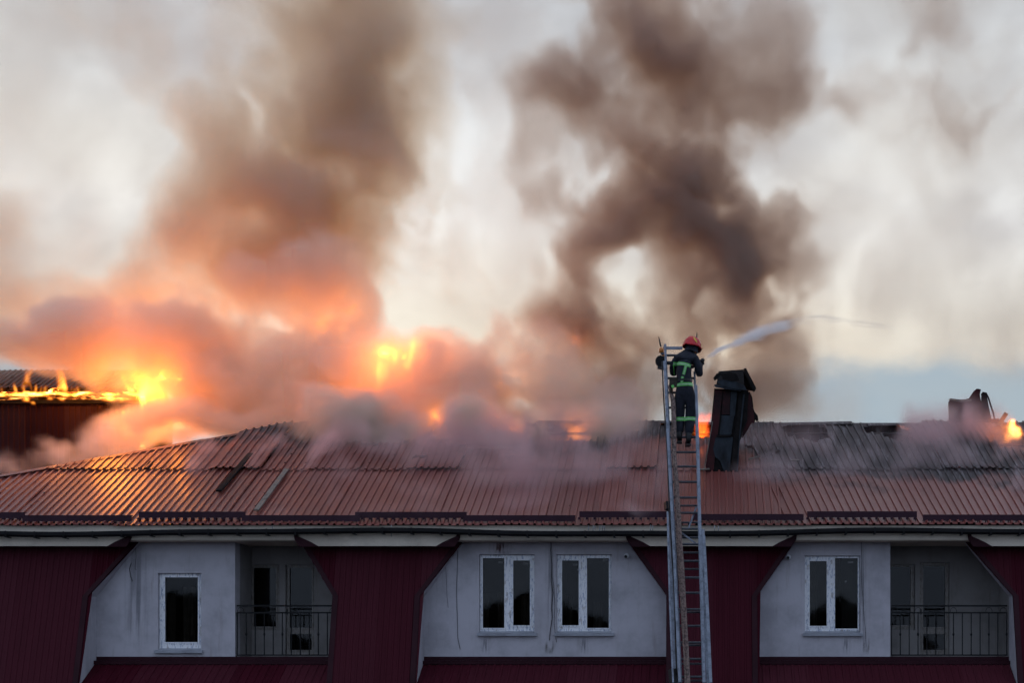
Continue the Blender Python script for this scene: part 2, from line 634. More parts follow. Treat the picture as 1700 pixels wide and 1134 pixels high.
W = 1.1
x = -21.0
col = 0
rows = ((EAVE_Y, 2.45, 0.0), (2.33, RIDGE_Y, 0.034))
while x < 13.0:
    for r, (ya, yb, lift) in enumerate(rows):
        top = (lambda yb: (lambda xx: max(min(yb, hip_y(xx) - 0.05), EAVE_Y)))(yb)
        low = (lambda ya: (lambda xx: ya))(ya)
        if top(x) <= ya and top(x + W) <= ya:
            continue
        tp = (lambda top, ya: (lambda xx: max(top(xx), ya)))(top, ya)
        jag = random.uniform(-0.02, 0.03)
        hole_near = any(abs(hx - (x + W / 2)) < a + 1.3 and r == 1 for hx, hy, a, b in HOLES)
        sheet('roof_sheet', M_ROOF, house, x, W,
              roof_place(lift + 0.009 * (col % 2) + (0.012 if x > 1.55 else 0), random.uniform(-0.001, 0.003) + (0.014 if (r == 1 and col in (9, 13, 17, 24, 27)) else 0.0), 0.05 if r else 0.03, col * 3.1),
              (lambda ya, jag: (lambda xx: ya + (jag if ya > 0 else 0)))(ya, jag), tp,
              segs=16 if hole_near else 6, skip=burned if r == 1 else None)
    x += W
    col += 1

# screw heads in rows across the sheets
scr = MB()
rs = random.Random(4)
for yy in (-0.25, 0.35, 1.0, 1.65, 2.2, 2.7, 3.2):
    k = 0
    while k * PITCH < 33:
        sx = -20.9 + k * PITCH + 0.048
        k += 3
        if yy > hip_y(sx) - 0.15 or (yy > 2.5 and sx > -3) or rs.random() < .12:
            continue
        y1 = yy + rs.uniform(-.03, .03)
        p = roof_place(0.005 + (0.034 if yy > 2.4 else 0), 0.001, 0.0, 0)(sx, y1, 0.018)
        scr.bar(p - NRM * .01, p + NRM * .012, 0.026, 0.026, up=(1, 0, 0))
tag(scr.build('roof_screw', M_IRON, house), kind='stuff')

# rafters, purlins and sarking show through the burned places
for k in range(34):
    xx = -9.6 + k * 0.68
    MB().bar((xx, -0.4, roof_z(-0.4) - 0.14), (xx, RIDGE_Y, roof_z(RIDGE_Y) - 0.14), 0.07, 0.16).build('rafter', M_CHAR, house)
for k in range(7):
    yy = 0.3 + k * 0.75
    xp = (APEX_X + (yy - RIDGE_Y) / 0.585 + 0.5) if yy < RIDGE_Y - 0.3 else APEX_X + 0.4
    MB().bar((max(-12, xp), yy, roof_z(yy) - 0.035), (12.5, yy, roof_z(yy) - 0.035), 0.10, 0.035, up=NRM).build('purlin', M_CHAR, house)
attic = MB()
attic.quad((-20, -0.2, 11.7), (13, -0.2, 11.7), (13, 11, 11.7), (-20, 11, 11.7))
attic.build('attic_floor', M_CHAR, house)

# far slope and hip slope
far = MB()
far.quad((APEX_X, RIDGE_Y + 0.05, roof_z(RIDGE_Y)), (13.0, RIDGE_Y + 0.05, roof_z(RIDGE_Y)), (13.0, 11.2, EAVE_Z), (-20.0, 11.2, EAVE_Z))
far.poly([(APEX_X, RIDGE_Y, roof_z(RIDGE_Y)), (-20.0, 11.2, EAVE_Z), (-20.0, -0.6, EAVE_Z)])
far.build('far_roof_slope', M_ROOF, house)

# ridge and hip caps, in lengths
k = 0
x = APEX_X
while x < 13:
    x2 = min(x + 1.9, 13)
    if not (xat(1140, 5.3) < x + 0.9 < xat(1200, 5.3)) and not (xat(560, 5.3) < x + 0.9 < xat(900, 5.3)):
        m = MB()
        zr = roof_z(RIDGE_Y) + 0.05
        dz, dz2 = random.uniform(-0.03, 0.04), random.uniform(-0.03, 0.04)
        for sy, s2 in ((-1, 0), (1, 0)):
            m.quad((x + 0.01, RIDGE_Y + 0.02, zr + 0.03 + dz), (x2, RIDGE_Y + 0.02, zr + 0.03 + dz2),
                   (x2, RIDGE_Y + 0.02 + sy * 0.20, zr - 0.06 + dz2), (x + 0.01, RIDGE_Y + 0.02 + sy * 0.20, zr - 0.06 + dz))
        m.build('ridge_cap', M_ROOF, house)
    x = x2
for k in range(6):
    a = k * 1.95
    xa, xb = APEX_X - a, APEX_X - a - 1.97
    pa, pb = Vector((xa, hip_y(xa), roof_z(hip_y(xa)) + 0.055)), Vector((xb, hip_y(xb), roof_z(hip_y(xb)) + 0.055))
    dd = (pb - pa).normalized()
    side = Vector((-dd.y, dd.x, 0)).normalized()
    m = MB()
    for sgn in (1, -1):
        off = side * 0.15 * sgn + Vector((0, 0, -0.045))
        m.quad(pa + Vector((0, 0, 0.02)), pb + Vector((0, 0, 0.01)), pb + off, pa + off)
    m.build('hip_cap', M_ROOF, house)

# snow guards: a folded plum plate standing on brackets above the eaves
GUARDS = [(-120, 42, 851), (38, 219, 856), (231, 408, 850), (402, 598, 856), (590, 775, 850.5), (770, 955, 856), (962, 1112, 849.5),
          (1150, 1334, 854), (1340, 1522, 849.5), (1532, 1720, 855)]
for ga, gb, gpy in GUARDS:
    yy = -0.30 if gpy < 853 else -0.36
    z1 = zat(gpy, yy - 0.1)
    xa, xb = xat(ga, yy - 0.1), xat(gb, yy - 0.1)
    grd = MB()
    grd.box(xa, xb, yy - 0.13, yy - 0.115, z1 - 0.125, z1)
    grd.box(xa, xb, yy - 0.114, yy - 0.03, z1 - 0.012, z1)
    gob = grd.build('snow_guard', M_GUARD, house)
    nb = int((xb - xa) / (PITCH))
    for j in range(nb + 1):
        bx = xa + 0.02 + j * PITCH
        if bx > xb - 0.02:
            break
        zf = roof_z(yy - 0.16)
        b = MB()
        b.box(bx - 0.004, bx + 0.004, yy - 0.16, yy - 0.05, zf + 0.01, z1 - 0.127)
        b.box(bx - 0.045, bx + 0.004, yy - 0.163, yy - 0.161, zf + 0.055, z1 - 0.125)
        b.build('bracket', M_GUARD, gob)

# fascia, soffit, gutter
MB().box(-21, 13, -0.50, -0.44, 11.315, 11.615).build('fascia_board', M_CREAM, house)
MB().box(-21, 13, -0.438, 1.3, 11.30, 11.34).build('soffit', M_CREAM, house)
gut = MB()
gpts = []
for k in range(171):
    px = -120 + k * 12
    py = 884.5 + 2.8 * math.sin(px / 151.0 + 0.9) + 0.9 * math.sin(px / 61.0)
    gpts.append(P(px, py, -0.66))
for j, (dy0, dz0, dy1, dz1) in enumerate(((-.07, .055, -.07, -.015), (-.07, -.015, -.035, -.055), (-.035, -.055, .035, -.055),
                                          (.035, -.055, .07, -.015), (.07, -.015, .07, .055))):
    for a, b in zip(gpts[:-1], gpts[1:]):
        gut.quad(a + Vector((0, dy0, dz0)), b + Vector((0, dy0, dz0)), b + Vector((0, dy1, dz1)), a + Vector((0, dy1, dz1)))
gutter = gut.build('gutter', M_GUTTER, house)
for k in range(3, 170, 4):
    p = gpts[k]
    MB().box(p.x - 0.02, p.x + 0.02, -0.75, -0.505, p.z - 0.074, p.z - 0.058).bar((p.x, -0.742, p.z - 0.065), (p.x, -0.742, p.z + 0.06), 0.03, 0.012, up=(0, 1, 0)).build('gutter_clip', M_GUTTER, gutter)

# ------------------------------------------------------------------ the plum clad bays between the dormers
BAY_TOP = 11.32


def bay_y(z):
    return -0.94 + 0.294 * (z - 8.4)


KINK = 10.17
# (left kink x, right kink x, left top x, right top x)
BAYS = [(-19.0, -12.75, -19.0, -11.84), (-7.74, -5.955, -8.50, -5.13), (-0.90, 0.95, -1.72, 1.745), (6.19, 12.5, 5.26, 12.5)]
for (kl, kr, tl, tr) in BAYS:
    def low(xx, kl=kl, kr=kr, tl=tl, tr=tr):
        if kl <= xx <= kr:
            return 7.2
        if xx < kl:
            return KINK + (BAY_TOP - KINK) * min(1, (kl - xx) / max(1e-6, kl - tl))
        return KINK + (BAY_TOP - KINK) * min(1, (xx - kr) / max(1e-6, tr - kr))

    def place(xx, s, h):
        return Vector((xx, bay_y(s) - h * 0.96, s - h * 0.28))
    # sheets cut so that kinks fall on sheet seams
    cuts = [tl] + ([kl] if kl > tl else [])
    a = kl
    while a < kr - 0.3:
        b = min(a + 0.95, kr)
        if kr - b < 0.35:
            b = kr
        cuts.append(b)
        a = b
    if tr > kr:
        cuts.append(tr)
    for a, b in zip(cuts[:-1], cuts[1:]):
        if b - a > 0.05:
            sheet('cladding_sheet', M_PLUM, house, a, b - a, place, low, lambda xx: BAY_TOP, segs=5, rib=0.018, pitch=0.115)
    # folded edge trims
    for (kx, tx, sg) in ((kl, tl, 1), (kr, tr, -1)):
        if abs(kx) > 12.76:
            continue
        pts = [(tx - sg * 0.02, BAY_TOP + 0.13), (tx + sg * 0.02, BAY_TOP), (kx, KINK), (kx, 7.2)]
        tm = MB()
        for (xa, za), (xb, zb) in zip(pts[:-1], pts[1:]):
            w_ = 0.11 * sg
            ya, yb = bay_y(za) - 0.03, bay_y(zb) - 0.03
            if za > BAY_TOP:
                ya = yb = -0.56
                w_ *= 0.6
            tm.quad((xa, ya, za), (xb, yb, zb), (xb + w_, yb, zb), (xa + w_, ya, za))
            tm.quad((xa, ya, za), (xb, yb, zb), (xb, yb + 0.16, zb), (xa, ya + 0.16, za))
        tm.build('edge_trim', M_TRIM, house)
        # shaped cap where the trim meets the fascia
        q = MB()
        a0 = tx + sg * 0.05
        for yy in (-0.53, -0.506):
            q.poly([(tx - sg * 0.02, yy, 11.45), (a0, yy, 11.40), (tx + sg * 0.34, yy, 11.27), (tx + sg * 0.50, yy, 11.175), (tx + sg * 0.10, yy, 11.175), (tx - sg * 0.0, yy, 11.32)])
        q.build('trim_cap', M_TRIM, house)
    # lower fascia piece over the bay
    fl, fr = tl + 0.36, tr - 0.36
    fp = MB()
    pts = [(fl - 0.18, 11.316), (fl, 11.19), (fr, 11.19), (fr + 0.18, 11.316)]
    for yy in (-0.503, -0.44):
        fp.poly([(xx, yy, zz) for xx, zz in pts])
    for (a, b) in zip(pts, pts[1:] + pts[:1]):
        fp.quad((a[0], -0.503, a[1]), (b[0], -0.503, b[1]), (b[0], -0.44, b[1]), (a[0], -0.44, a[1]))
    fp.build('fascia_drop', M_CREAM, house)
    # solid body behind the sheets
    bd = MB()
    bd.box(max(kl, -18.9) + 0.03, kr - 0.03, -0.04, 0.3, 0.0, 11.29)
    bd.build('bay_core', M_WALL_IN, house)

# ------------------------------------------------------------------ dormer walls
WZ0, WZ1 = 8.86, 11.298
OPEN = [(-12.75, -7.74), (-5.955, -0.90), (0.95, 6.19)]
RECESS = {0: -9.872, 2: 3.725}


def hole(px0, px1, py0, py1, y=0.0):
    return (xat(px0, y), xat(px1, y), zat(py1, y), zat(py0, y))


WIN = {0: [hole(262, 334, 952, 1080)], 1: [hole(795.5, 887, 921, 1051), hole(924, 1015, 921, 1051)], 2: [hole(1336, 1428, 923, 1051)]}
for i, (xa, xb) in enumerate(OPEN):
    xe = RECESS.get(i, xb)
    wall_with_holes(xa, xe, WZ0, WZ1, 0.0, 0.34, WIN[i]).build('wall', M_WALL, house)
    # cheeks: the side walls that run forward to the cladding
    for cx, sg in ((xa, 1), (xb, -1)):
        c = MB()
        zl = 7.3
        prof = [(0.0, zl), (bay_y(zl) + 0.02, zl), (bay_y(KINK) + 0.02, KINK), (bay_y(KINK) + 0.02, KINK + 0.01), (0.0, KINK + 0.01)]
        c.poly([(cx + sg * 0.004, y_, z_) for y_, z_ in prof])
        tx = {(-12.75): -11.84, (-7.74): -8.50, (-5.955): -5.13, (-0.90): -1.72, 0.95: 1.745, 6.19: 5.26}[cx]
        c.quad((cx + sg * 0.004, bay_y(KINK) + 0.02, KINK), (cx + sg * 0.004, 0, KINK), (tx, 0, 11.298), (tx, bay_y(11.298) + 0.02, 11.298))
        c.build('dormer_cheek', M_WALL, house)
    # pent roof under the dormer, with its flashing
    wd = xb - xa
    n = max(1, round(wd / 1.1))
    for k in range(n):
        sheet('pent_roof_sheet', M_PLUM, house, xa + 0.01 + k * (wd - 0.02) / n, (wd - 0.02) / n,
              lambda xx, s, h: Vector((xx, -s, 8.83 - 0.54 * s + h)), lambda xx: 0.13, lambda xx: 2.0, segs=2, rib=0.02)
    fl = MB()
    fl.box(xa + 0.006, xb - 0.006, -0.15, -0.003, 8.815, 8.842)
    fl.bar(((xa + 0.006), -0.155, 8.80), ((xb - 0.006), -0.155, 8.80), 0.02, 0.07)
    fl.box(xa + 0.006, xb - 0.006, -0.022, -0.004, 8.843, 8.925)
    fl.build('flashing', M_TRIM, house)
    # dark rooms behind the windows
    for hx0, hx1, hz0, hz1 in WIN[i]:
        rm = MB()
        rm.quad((hx0 - .5, 1.9, hz0 - .4), (hx1 + .5, 1.9, hz0 - .4), (hx1 + .5, 1.9, 11.25), (hx0 - .5, 1.9, 11.25))
        rm.quad((hx0 - .5, .35, hz0 - .4), (hx1 + .5, .35, hz0 - .4), (hx1 + .5, 1.9, hz0 - .4), (hx0 - .5, 1.9, hz0 - .4))
        rm.quad((hx0 - .5, .35, 11.25), (hx1 + .5, .35, 11.25), (hx1 + .5, 1.9, 11.25), (hx0 - .5, 1.9, 11.25))
        for xx in (hx0 - .5, hx1 + .5):
            rm.quad((xx, .35, hz0 - .4), (xx, 1.9, hz0 - .4), (xx, 1.9, 11.25), (xx, .35, 11.25))
        rm.build('room_lining', M_ROOM, house)

# lower storeys, outside the picture
MB().box(-18.9, 12.4, -0.9, 0.0, 0.0, 7.2).build('lower_wall', M_WALL, house)
MB().box(-20, 13, 0.32, 11.0, 0.0, 8.5).build('inner_block', M_WALL_IN, house)
MB().box(-20.0, -18.9, 0.0, 11.0, 8.5, 11.6).build('side_wall', M_WALL, house)
MB().box(12.4, 13.0, 0.0, 11.0, 8.5, 11.6).build('side_wall', M_WALL, house)
MB().box(-20.0, 13.0, 10.7, 11.0, 8.5, 11.6).build('rear_wall', M_WALL, house)


# ------------------------------------------------------------------ windows
def curtain(px0, px1, py0, py1, y, seed, parent, full=0.0):
    m = MB()
    n = 22
    rnd = random.Random(seed)
    x0_, x1_ = xat(px0, y), xat(px1, y)
    zt, zb = zat(py0, y), zat(py1, y)
    ph = rnd.random() * 6
    rows_ = 6
    pts = []
    for k in range(n + 1):
        u = k / n
        row = []
        for j in range(rows_ + 1):
            v = j / rows_
            xx = x0_ + (x1_ - x0_) * (u * (1 - 0.25 * full * math.sin(math.pi * v)))
            row.append((xx, y + 0.035 * math.sin(u * 21 + ph + v), zt + (zb - zt) * v))
        pts.append(row)
    for k in range(n):
        for j in range(rows_):
            m.quad(pts[k][j], pts[k + 1][j], pts[k + 1][j + 1], pts[k][j + 1])
    return m.build('curtain', M_CURTAIN, parent, smooth=True)


def window(opening, panes, sill=None, y=0.085, label=None, curtains=(), depth=0.07, transoms=()):
    """frame with panes given in view coordinates; each pane gets its own sash and glass"""
    x0_, x1_, z0_, z1_ = opening
    holes = [hole(*p, y=y) for p in panes]
    fr = wall_with_holes(x0_ + 0.004, x1_ - 0.004, z0_ + 0.004, z1_ - 0.004, y, y + depth, holes).build('window', M_FRAME, house)
    if label:
        fr['label'] = label
    for (a, b, c, e) in holes:
        MB().box(a - 0.01, b + 0.01, y + depth * 0.45, y + depth * 0.6, c - 0.01, e + 0.01).build('pane', M_GLASS, fr)
        sw = 0.018
        s = wall_with_holes(a - 0.028, b + 0.028, c - 0.028, e + 0.028, y - 0.016, y - 0.001, [(a + 0.002, b - 0.002, c + 0.002, e - 0.002)])
        s.build('sash', M_FRAME, fr)
    if sill:
        a, b, t_, u_ = sill
        xa, xb = xat(a, -0.05), xat(b, -0.05)
        zt = zat(t_, -0.05)
        s = MB()
        s.quad((xa, -0.07, zt - 0.02), (xb, -0.07, zt - 0.02), (xb, y, zt + 0.035), (xa, y, zt + 0.035))
        s.box(xa, xb, -0.075, -0.068, zt - 0.065, zt - 0.015)
        s.quad((xa, -0.07, zt - 0.06), (xa, -0.07, zt - 0.02), (xa, y, zt + 0.035), (xa, y, zt - 0.06))
        s.quad((xb, -0.07, zt - 0.06), (xb, -0.07, zt - 0.02), (xb, y, zt + 0.035), (xb, y, zt - 0.06))
        s.build('sill', M_SILL, fr)
    for c in curtains:
        curtain(*c, parent=fr)
    return fr


window(WIN[0][0], [(274, 329, 959, 1067)], (256, 336, 1080, 1086), curtains=[(278, 292, 985, 1075, .45, 1), (304, 324, 975, 1075, .5, 2)])
window(WIN[1][0], [(801.5, 837.5, 927, 1043.5), (852, 880, 931, 1039)], (792, 891, 1051.5, 1058),
       curtains=[(800, 812, 985, 1050, .5, 3), (826, 846, 985, 1050, .5, 4), (866, 884, 990, 1050, .5, 5)])
window(WIN[1][1], [(933, 961, 931, 1039), (974.5, 1011, 927, 1043.5)], (920, 1019.5, 1051.5, 1058.5),
       curtains=[(935, 950, 990, 1050, .5, 6), (985, 1000, 1000, 1050, .5, 7)])
window(WIN[2][0], [(1344, 1372.5, 932, 1040), (1386, 1424, 927, 1044.5)], (1333, 1432.5, 1051.5, 1058.5),
       curtains=[(1344, 1356, 930, 1050, .5, 8)])

# ------------------------------------------------------------------ recessed balconies
RB = 1.2
for i, xl, xr in ((0, RECESS[0], -7.74), (2, RECESS[2], 6.19)):
    if i == 0:
        hs = [hole(414, 464, 938, 1047, RB), hole(474, 522, 938, 1088, RB)]
        panes = [(419.5, 457, 943, 1041, RB), (479.5, 517, 943, 1043, RB), (480, 516.5, 1053, 1080, RB)]
    else:
        hs = [hole(1462, 1519, 937, 1046, RB), hole(1527, 1576, 934, 1088, RB)]
        panes = [(1468, 1512.5, 941, 1039, RB), (1533, 1570, 940, 1042, RB), (1533, 1569.5, 1053, 1080, RB)]
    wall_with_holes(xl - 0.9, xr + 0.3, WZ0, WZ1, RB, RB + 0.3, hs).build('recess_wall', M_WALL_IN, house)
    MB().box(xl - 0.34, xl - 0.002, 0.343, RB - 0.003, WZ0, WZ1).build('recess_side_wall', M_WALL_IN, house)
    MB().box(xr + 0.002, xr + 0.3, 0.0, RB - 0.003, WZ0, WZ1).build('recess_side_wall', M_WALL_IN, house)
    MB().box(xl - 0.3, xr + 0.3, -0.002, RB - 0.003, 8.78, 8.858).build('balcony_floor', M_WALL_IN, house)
    for opening, pp, nm in ((hs[0], panes[:1], 'balcony_window'), (hs[1], panes[1:], 'balcony_door')):
        hh = [hole(*p) for p in pp]
        y = RB + 0.07
        fr = wall_with_holes(opening[0] + .004, opening[1] - .004, opening[2] + .004, opening[3] - .004, y, y + 0.07, hh).build(nm, M_FRAME_DIM, house)
        for (a, b, c, e) in hh:
            MB().box(a - .01, b + .01, y + 0.03, y + 0.04, c - .01, e + .01).build('pane', M_GLASS, fr)
            wall_with_holes(a - .028, b + .028, c - .028, e + .028, y - .015, y - .001, [(a + .002, b - .002, c + .002, e - .002)]).build('sash', M_FRAME_DIM, fr)
        if nm == 'balcony_door':
            a = hh[0][0] - 0.045
            MB().bar((a, y - 0.03, 9.95), (a, y - 0.03, 9.83), 0.02, 0.02).build('handle', M_BLACK, fr)
    c = MB()
    c.quad((xl - .9, 3.0, WZ0), (xr + .3, 3.0, WZ0), (xr + .3, 3.0, 11.25), (xl - .9, 3.0, 11.25))
    c.quad((xl - .9, 1.51, WZ0), (xr + .3, 1.51, WZ0), (xr + .3, 3, WZ0), (xl - .9, 3, WZ0))
    c.quad((xl - .9, 1.51, 11.25), (xr + .3, 1.51, 11.25), (xr + .3, 3, 11.25), (xl - .9, 3, 11.25))
    for xx in (xl - .9, xr + .3):
        c.quad((xx, 1.51, WZ0), (xx, 3, WZ0), (xx, 3, 11.25), (xx, 1.51, 11.25))
    c.build('room_lining', M_ROOM, house)
    # railing
    ry = 0.05
    x0_, x1_ = xl + 0.02, xr - 0.03
    zt, zm, zb = zat(1006.5, ry), zat(1018, ry), zat(1088.5, ry)
    r = MB()
    r.box(x0_, x1_, ry - .012, ry + .012, zt - .018, zt + .018)
    rail = r.build('railing', M_IRON, house)
    MB().box(x0_, x1_, ry - .012, ry + .012, zm - .016, zm + .016).build('rail', M_IRON, rail)
    MB().box(x0_, x1_, ry - .012, ry + .012, zb - .014, zb + .014).build('rail', M_IRON, rail)
    n = int((x1_ - x0_) / 0.183)
    for k in range(n + 1):
        bx = x0_ + 0.01 + k * (x1_ - x0_ - 0.02) / n
        b = MB()
        b.box(bx - .0095, bx + .0095, ry - .0095, ry + .0095, zb + .014, zm - .016)
        if k % 2 == 1:
            b.ball((bx, ry, zat(1054, ry)), 0.022, 8, 6, (1, 1, 1.7))
        b.build('baluster', M_IRON, rail)
        if k in (0, n) or k % 4 == 3:
            cx = bx if 0 < k < n else bx + (0.07 if k == 0 else -0.07)
            MB().tube([(cx + 0.068 * math.cos(q), ry, zm + 0.018 + 0.092 * math.sin(q)) for q in
                       [math.pi * j / 10 for j in range(11)]], 0.006, 5).build('scroll', M_IRON, rail)

# wall stains and old drip marks are thin geometry: cables hang over the plaster of the middle dormer
def cable(pts, r, label):
    m = MB()
    m.tube([P(px, py, -0.018) for px, py in pts], r, 6)
    return tag(m.build('cable', M_BLACK, smooth=True), label, 'cable', None)


cable([(915, 899), (914.5, 915), (916, 940), (915, 965), (918, 985), (915.5, 1010), (917, 1025), (914, 1045), (912, 1064)], 0.008,
      "thin dark cable hanging between the paired windows of the middle dormer")
cable([(918, 960), (920, 985), (921, 1010), (920, 1035), (922, 1056), (924, 1067)], 0.005,
      "thinner loose cable beside the right one of the paired windows")
cable([(760, 912), (759, 950), (757.5, 985), (759, 1020), (760, 1060), (763, 1074), (764, 1079)], 0.005,
      "thin crooked cable down the left part of the middle dormer wall")
cable([(739, 935), (741, 960), (742, 990), (744, 1010)], 0.003,
      "faint thin wire next to the chamfered left corner of the middle dormer")
cable([(225, 905), (226, 925), (224, 945), (227, 947)], 0.004,
      "short wire dangling above the single window of the left dormer")
cable([(218, 935), (215, 945), (217, 958), (220, 966)], 0.007,
      "short frayed cable end on the left dormer wall below the chamfer")
cable([(1430, 900), (1431, 930), (1430, 960), (1433, 1000), (1436, 1040), (1438, 1075)], 0.004,
      "thin cable running down beside the two-pane window of the right dormer")


def stain_mat(name, color, n_scale):
    m = bpy.data.materials.new(name)
    m.use_nodes = True
    t = NT(m.node_tree)
    b = m.node_tree.nodes['Principled BSDF']
    b.inputs['Roughness'].default_value = 0.9
    b.inputs['Base Color'].default_value = (*color, 1)
    geo = t.add('ShaderNodeTexCoord')
    mp = t.add('ShaderNodeMapping', Vector=geo.outputs['Generated'])
    mp.inputs['Scale'].default_value = n_scale
    n = t.add('ShaderNodeTexNoise', Vector=mp.outputs[0], Scale=1.0, Detail=5.0)
    s = t.add('ShaderNodeSeparateXYZ', Vector=geo.outputs['Generated'])
    ex = t.m('MULTIPLY', t.m('MULTIPLY', s.outputs[0], t.m('SUBTRACT', 1.0, s.outputs[0])), 4.0)
    ez = t.m('MULTIPLY', t.m('MULTIPLY', s.outputs[2], t.m('SUBTRACT', 1.0, s.outputs[2])), 4.0)
    a = t.m('MULTIPLY', t.m('MULTIPLY', ex, ez), t.m('ADD', t.smooth(n.outputs[0], 0.40, 0.62), 0.0))
    t.set(b.inputs['Alpha'], t.m('MULTIPLY', a, 0.45 if name == 'grey_runs' else 0.85, clamp=True))
    return m


def stain(px0, px1, py0, py1, mat):
    a, b = P(px0, py1, -0.003), P(px1, py0, -0.003)
    m = MB()
    m.quad((a.x, -0.003, a.z), (b.x, -0.003, a.z), (b.x, -0.003, b.z), (a.x, -0.003, b.z))
    return m.build('stain', mat, house)


ST_RUST = stain_mat("rust_runs", (0.12, 0.05, 0.04), (9, 1, 1.2))
ST_DAMP = stain_mat("damp_patch", (0.10, 0.09, 0.06), (2, 1, 1.5))
ST_GREY = stain_mat("grey_runs", (0.18, 0.18, 0.20), (6, 1, .8))
stain(818, 850, 899, 922, ST_RUST)
stain(904, 920, 1060, 1088, ST_DAMP)
stain(1432, 1444, 1055, 1088, ST_DAMP)
stain(205, 250, 900, 1080, ST_GREY)
stain(1425, 1440, 900, 1088, ST_GREY)
stain(905, 926, 898, 1060, ST_GREY)


# ------------------------------------------------------------------ wall cameras
def wall_camera(px, py, label):
    c = P(px, py, -0.09)
    t = thing('security_camera', label, 'camera', (c.x, 0, c.z), 'small dome cameras on the dormer walls')
    m = MB()
    m.tube([(c.x, -0.001, c.z + 0.01), (c.x, -0.04, c.z + 0.01)], 0.055, 16)
    m.build('base', M_FRAME_PLAIN, t, smooth=False)
    MB().ball((c.x, -0.075, c.z), 0.052, 16, 10).build('body', M_FRAME_PLAIN, t, smooth=True)
    MB().tube([(c.x - 0.012, -0.11, c.z - 0.008), (c.x - 0.016, -0.135, c.z - 0.012)], [0.034, 0.030], 14).build('lens', M_BLACK, t)


M_FRAME_PLAIN = worn("white_plastic", (0.62, 0.62, 0.64), rough=0.4, amount=0.15)
wall_camera(1040, 924, "white dome camera high on the middle dormer wall near its right corner")
wall_camera(1309, 926, "white dome camera high on the right dormer wall near its left corner")


# paper stickers left on the new panes
M_PAPER = worn("sticker_paper", (0.16, 0.16, 0.16), rough=0.8, amount=0.3, scale=20)
for px, py, w_, h_ in ((831, 934, 8, 3), (873, 936, 9, 3.5), (955, 938, 8, 3.5), (959.5, 946.5, 2.5, 3), (1005, 930, 8, 4), (1412, 934, 9, 3), (1404, 966, 3, 3)):
    a = P(px - w_ / 2, py + h_ / 2, 0.11)
    b = P(px + w_ / 2, py - h_ / 2, 0.11)
    m = MB()
    m.quad((a.x, .113, a.z), (b.x, .113, a.z), (b.x, .113, b.z), (a.x, .113, b.z))
    m.build('sticker', M_PAPER, house)
for px in (806, 835, 868, 937, 970, 1004, 1350, 1405, 290):
    if px in (806, 970, 1405):
        stain(px - 8, px + 8, 1058, 1088, ST_GREY)

# ================================================================== houses across the street, seen only as reflections in the panes
def across(x0, x1, y, wall_z, gable_z, label):
    t = thing('neighbouring_house', label, 'building', ((x0 + x1) / 2, y, 0), 'houses across the street')
    MB().box(x0, x1, y - 9, y, 0, wall_z).build('wall', M_DULL, t)
    xm = (x0 + x1) / 2
    m = MB()
    for a, b in ((x0 - .5, xm), (x1 + .5, xm)):
        m.quad((a, y + .5, wall_z - .2), (b, y + .5, gable_z), (b, y - 9.5, gable_z), (a, y - 9.5, wall_z - .2))
    m.poly([(x0, y + .02, wall_z), (x1, y + .02, wall_z), (xm, y + .02, gable_z - .15)])
    m.build('roof', M_CHAR, t)
    k = 0
    x_ = x0 + 1.2
    while x_ < x1 - 2:
        for z_ in (1.4, 4.6, 7.8):
            if z_ < wall_z - 2:
                w = MB().box(x_, x_ + 1.3, y + .005, y + .06, z_, z_ + 1.5).build('window', M_FRAME_DIM, t)
                MB().box(x_ + .1, x_ + 1.2, y + .062, y + .07, z_ + .1, z_ + 1.4).build('pane', M_BLACK, w)
        x_ += 2.9


M_DULL = worn("dull_render", (0.11, 0.10, 0.095), rough=0.9, scale=1.0)
across(-47, -32, -84, 9.8, 13.6, "neighbouring gabled house across the street, the one to the west")
across(-21, -5, -82, 10.2, 13.6, "neighbouring gabled house across the street, the middle one")
across(2, 17, -85, 9.6, 13.2, "neighbouring gabled house across the street, the one to the east")

# water running off the eaves
dr = MB()
rd = random.Random(9)
for px in (977, 985, 988, 996, 1000, 1003, 1080, 1084, 1186, 1193, 650, 452):
    y_ = -0.63
    a, b = P(px, 873 + rd.uniform(-1, 1), y_), P(px + rd.uniform(-.6, .6), 880 + rd.uniform(0, 13), y_ - .02)
    dr.tube([a, (a + b) / 2 + Vector((rd.uniform(-.006, .006), 0, 0)), b], [0.008, 0.010, 0.004], 6)
M_DRIP = worn("dripping_water", (0.28, 0.28, 0.29), rough=0.2)
tag(dr.build('water_drips', M_DRIP, smooth=True), "thin streaks of hose water dripping off the ribbed eaves", "water", kind='stuff')


# ================================================================== the wing behind, burning under its eaves
WY = 12.0
wing = thing('burning_wing', "dark plum clad wing burning along its eaves behind the hipped roof end", "building", (-22, WY, 0))
WX1 = xat(236, WY)
zw_e, zw_w = zat(648, WY), zat(671, WY)
ztop = zat(615, 13.6)
x = WX1
k = 0
while x > -36:
    x -= 1.1
    sheet('cladding_sheet', M_BURNT, wing, x, 1.1, lambda xx, s, h: Vector((xx, WY - h, s)), lambda xx: 3.0, lambda xx: zw_w, segs=4, rib=0.03)
    gapped = (lambda xx, s, k=k: frac_noise(xx, s, 3.0) > (0.86 if s > 0.6 else 0.62))
    sheet('roof_sheet', M_WINGROOF, wing, x, 1.1,
          lambda xx, s, h: Vector((xx, WY - 0.15 + s, zw_e + (ztop - zw_e) / 1.75 * s + h + 0.05 * (frac_noise(xx, s, 1.7) - .5))),
          lambda xx: 0.0 + 0.22 * frac_noise(xx, 1, 2.2), lambda xx: 1.75, segs=8, skip=gapped)
    k += 1
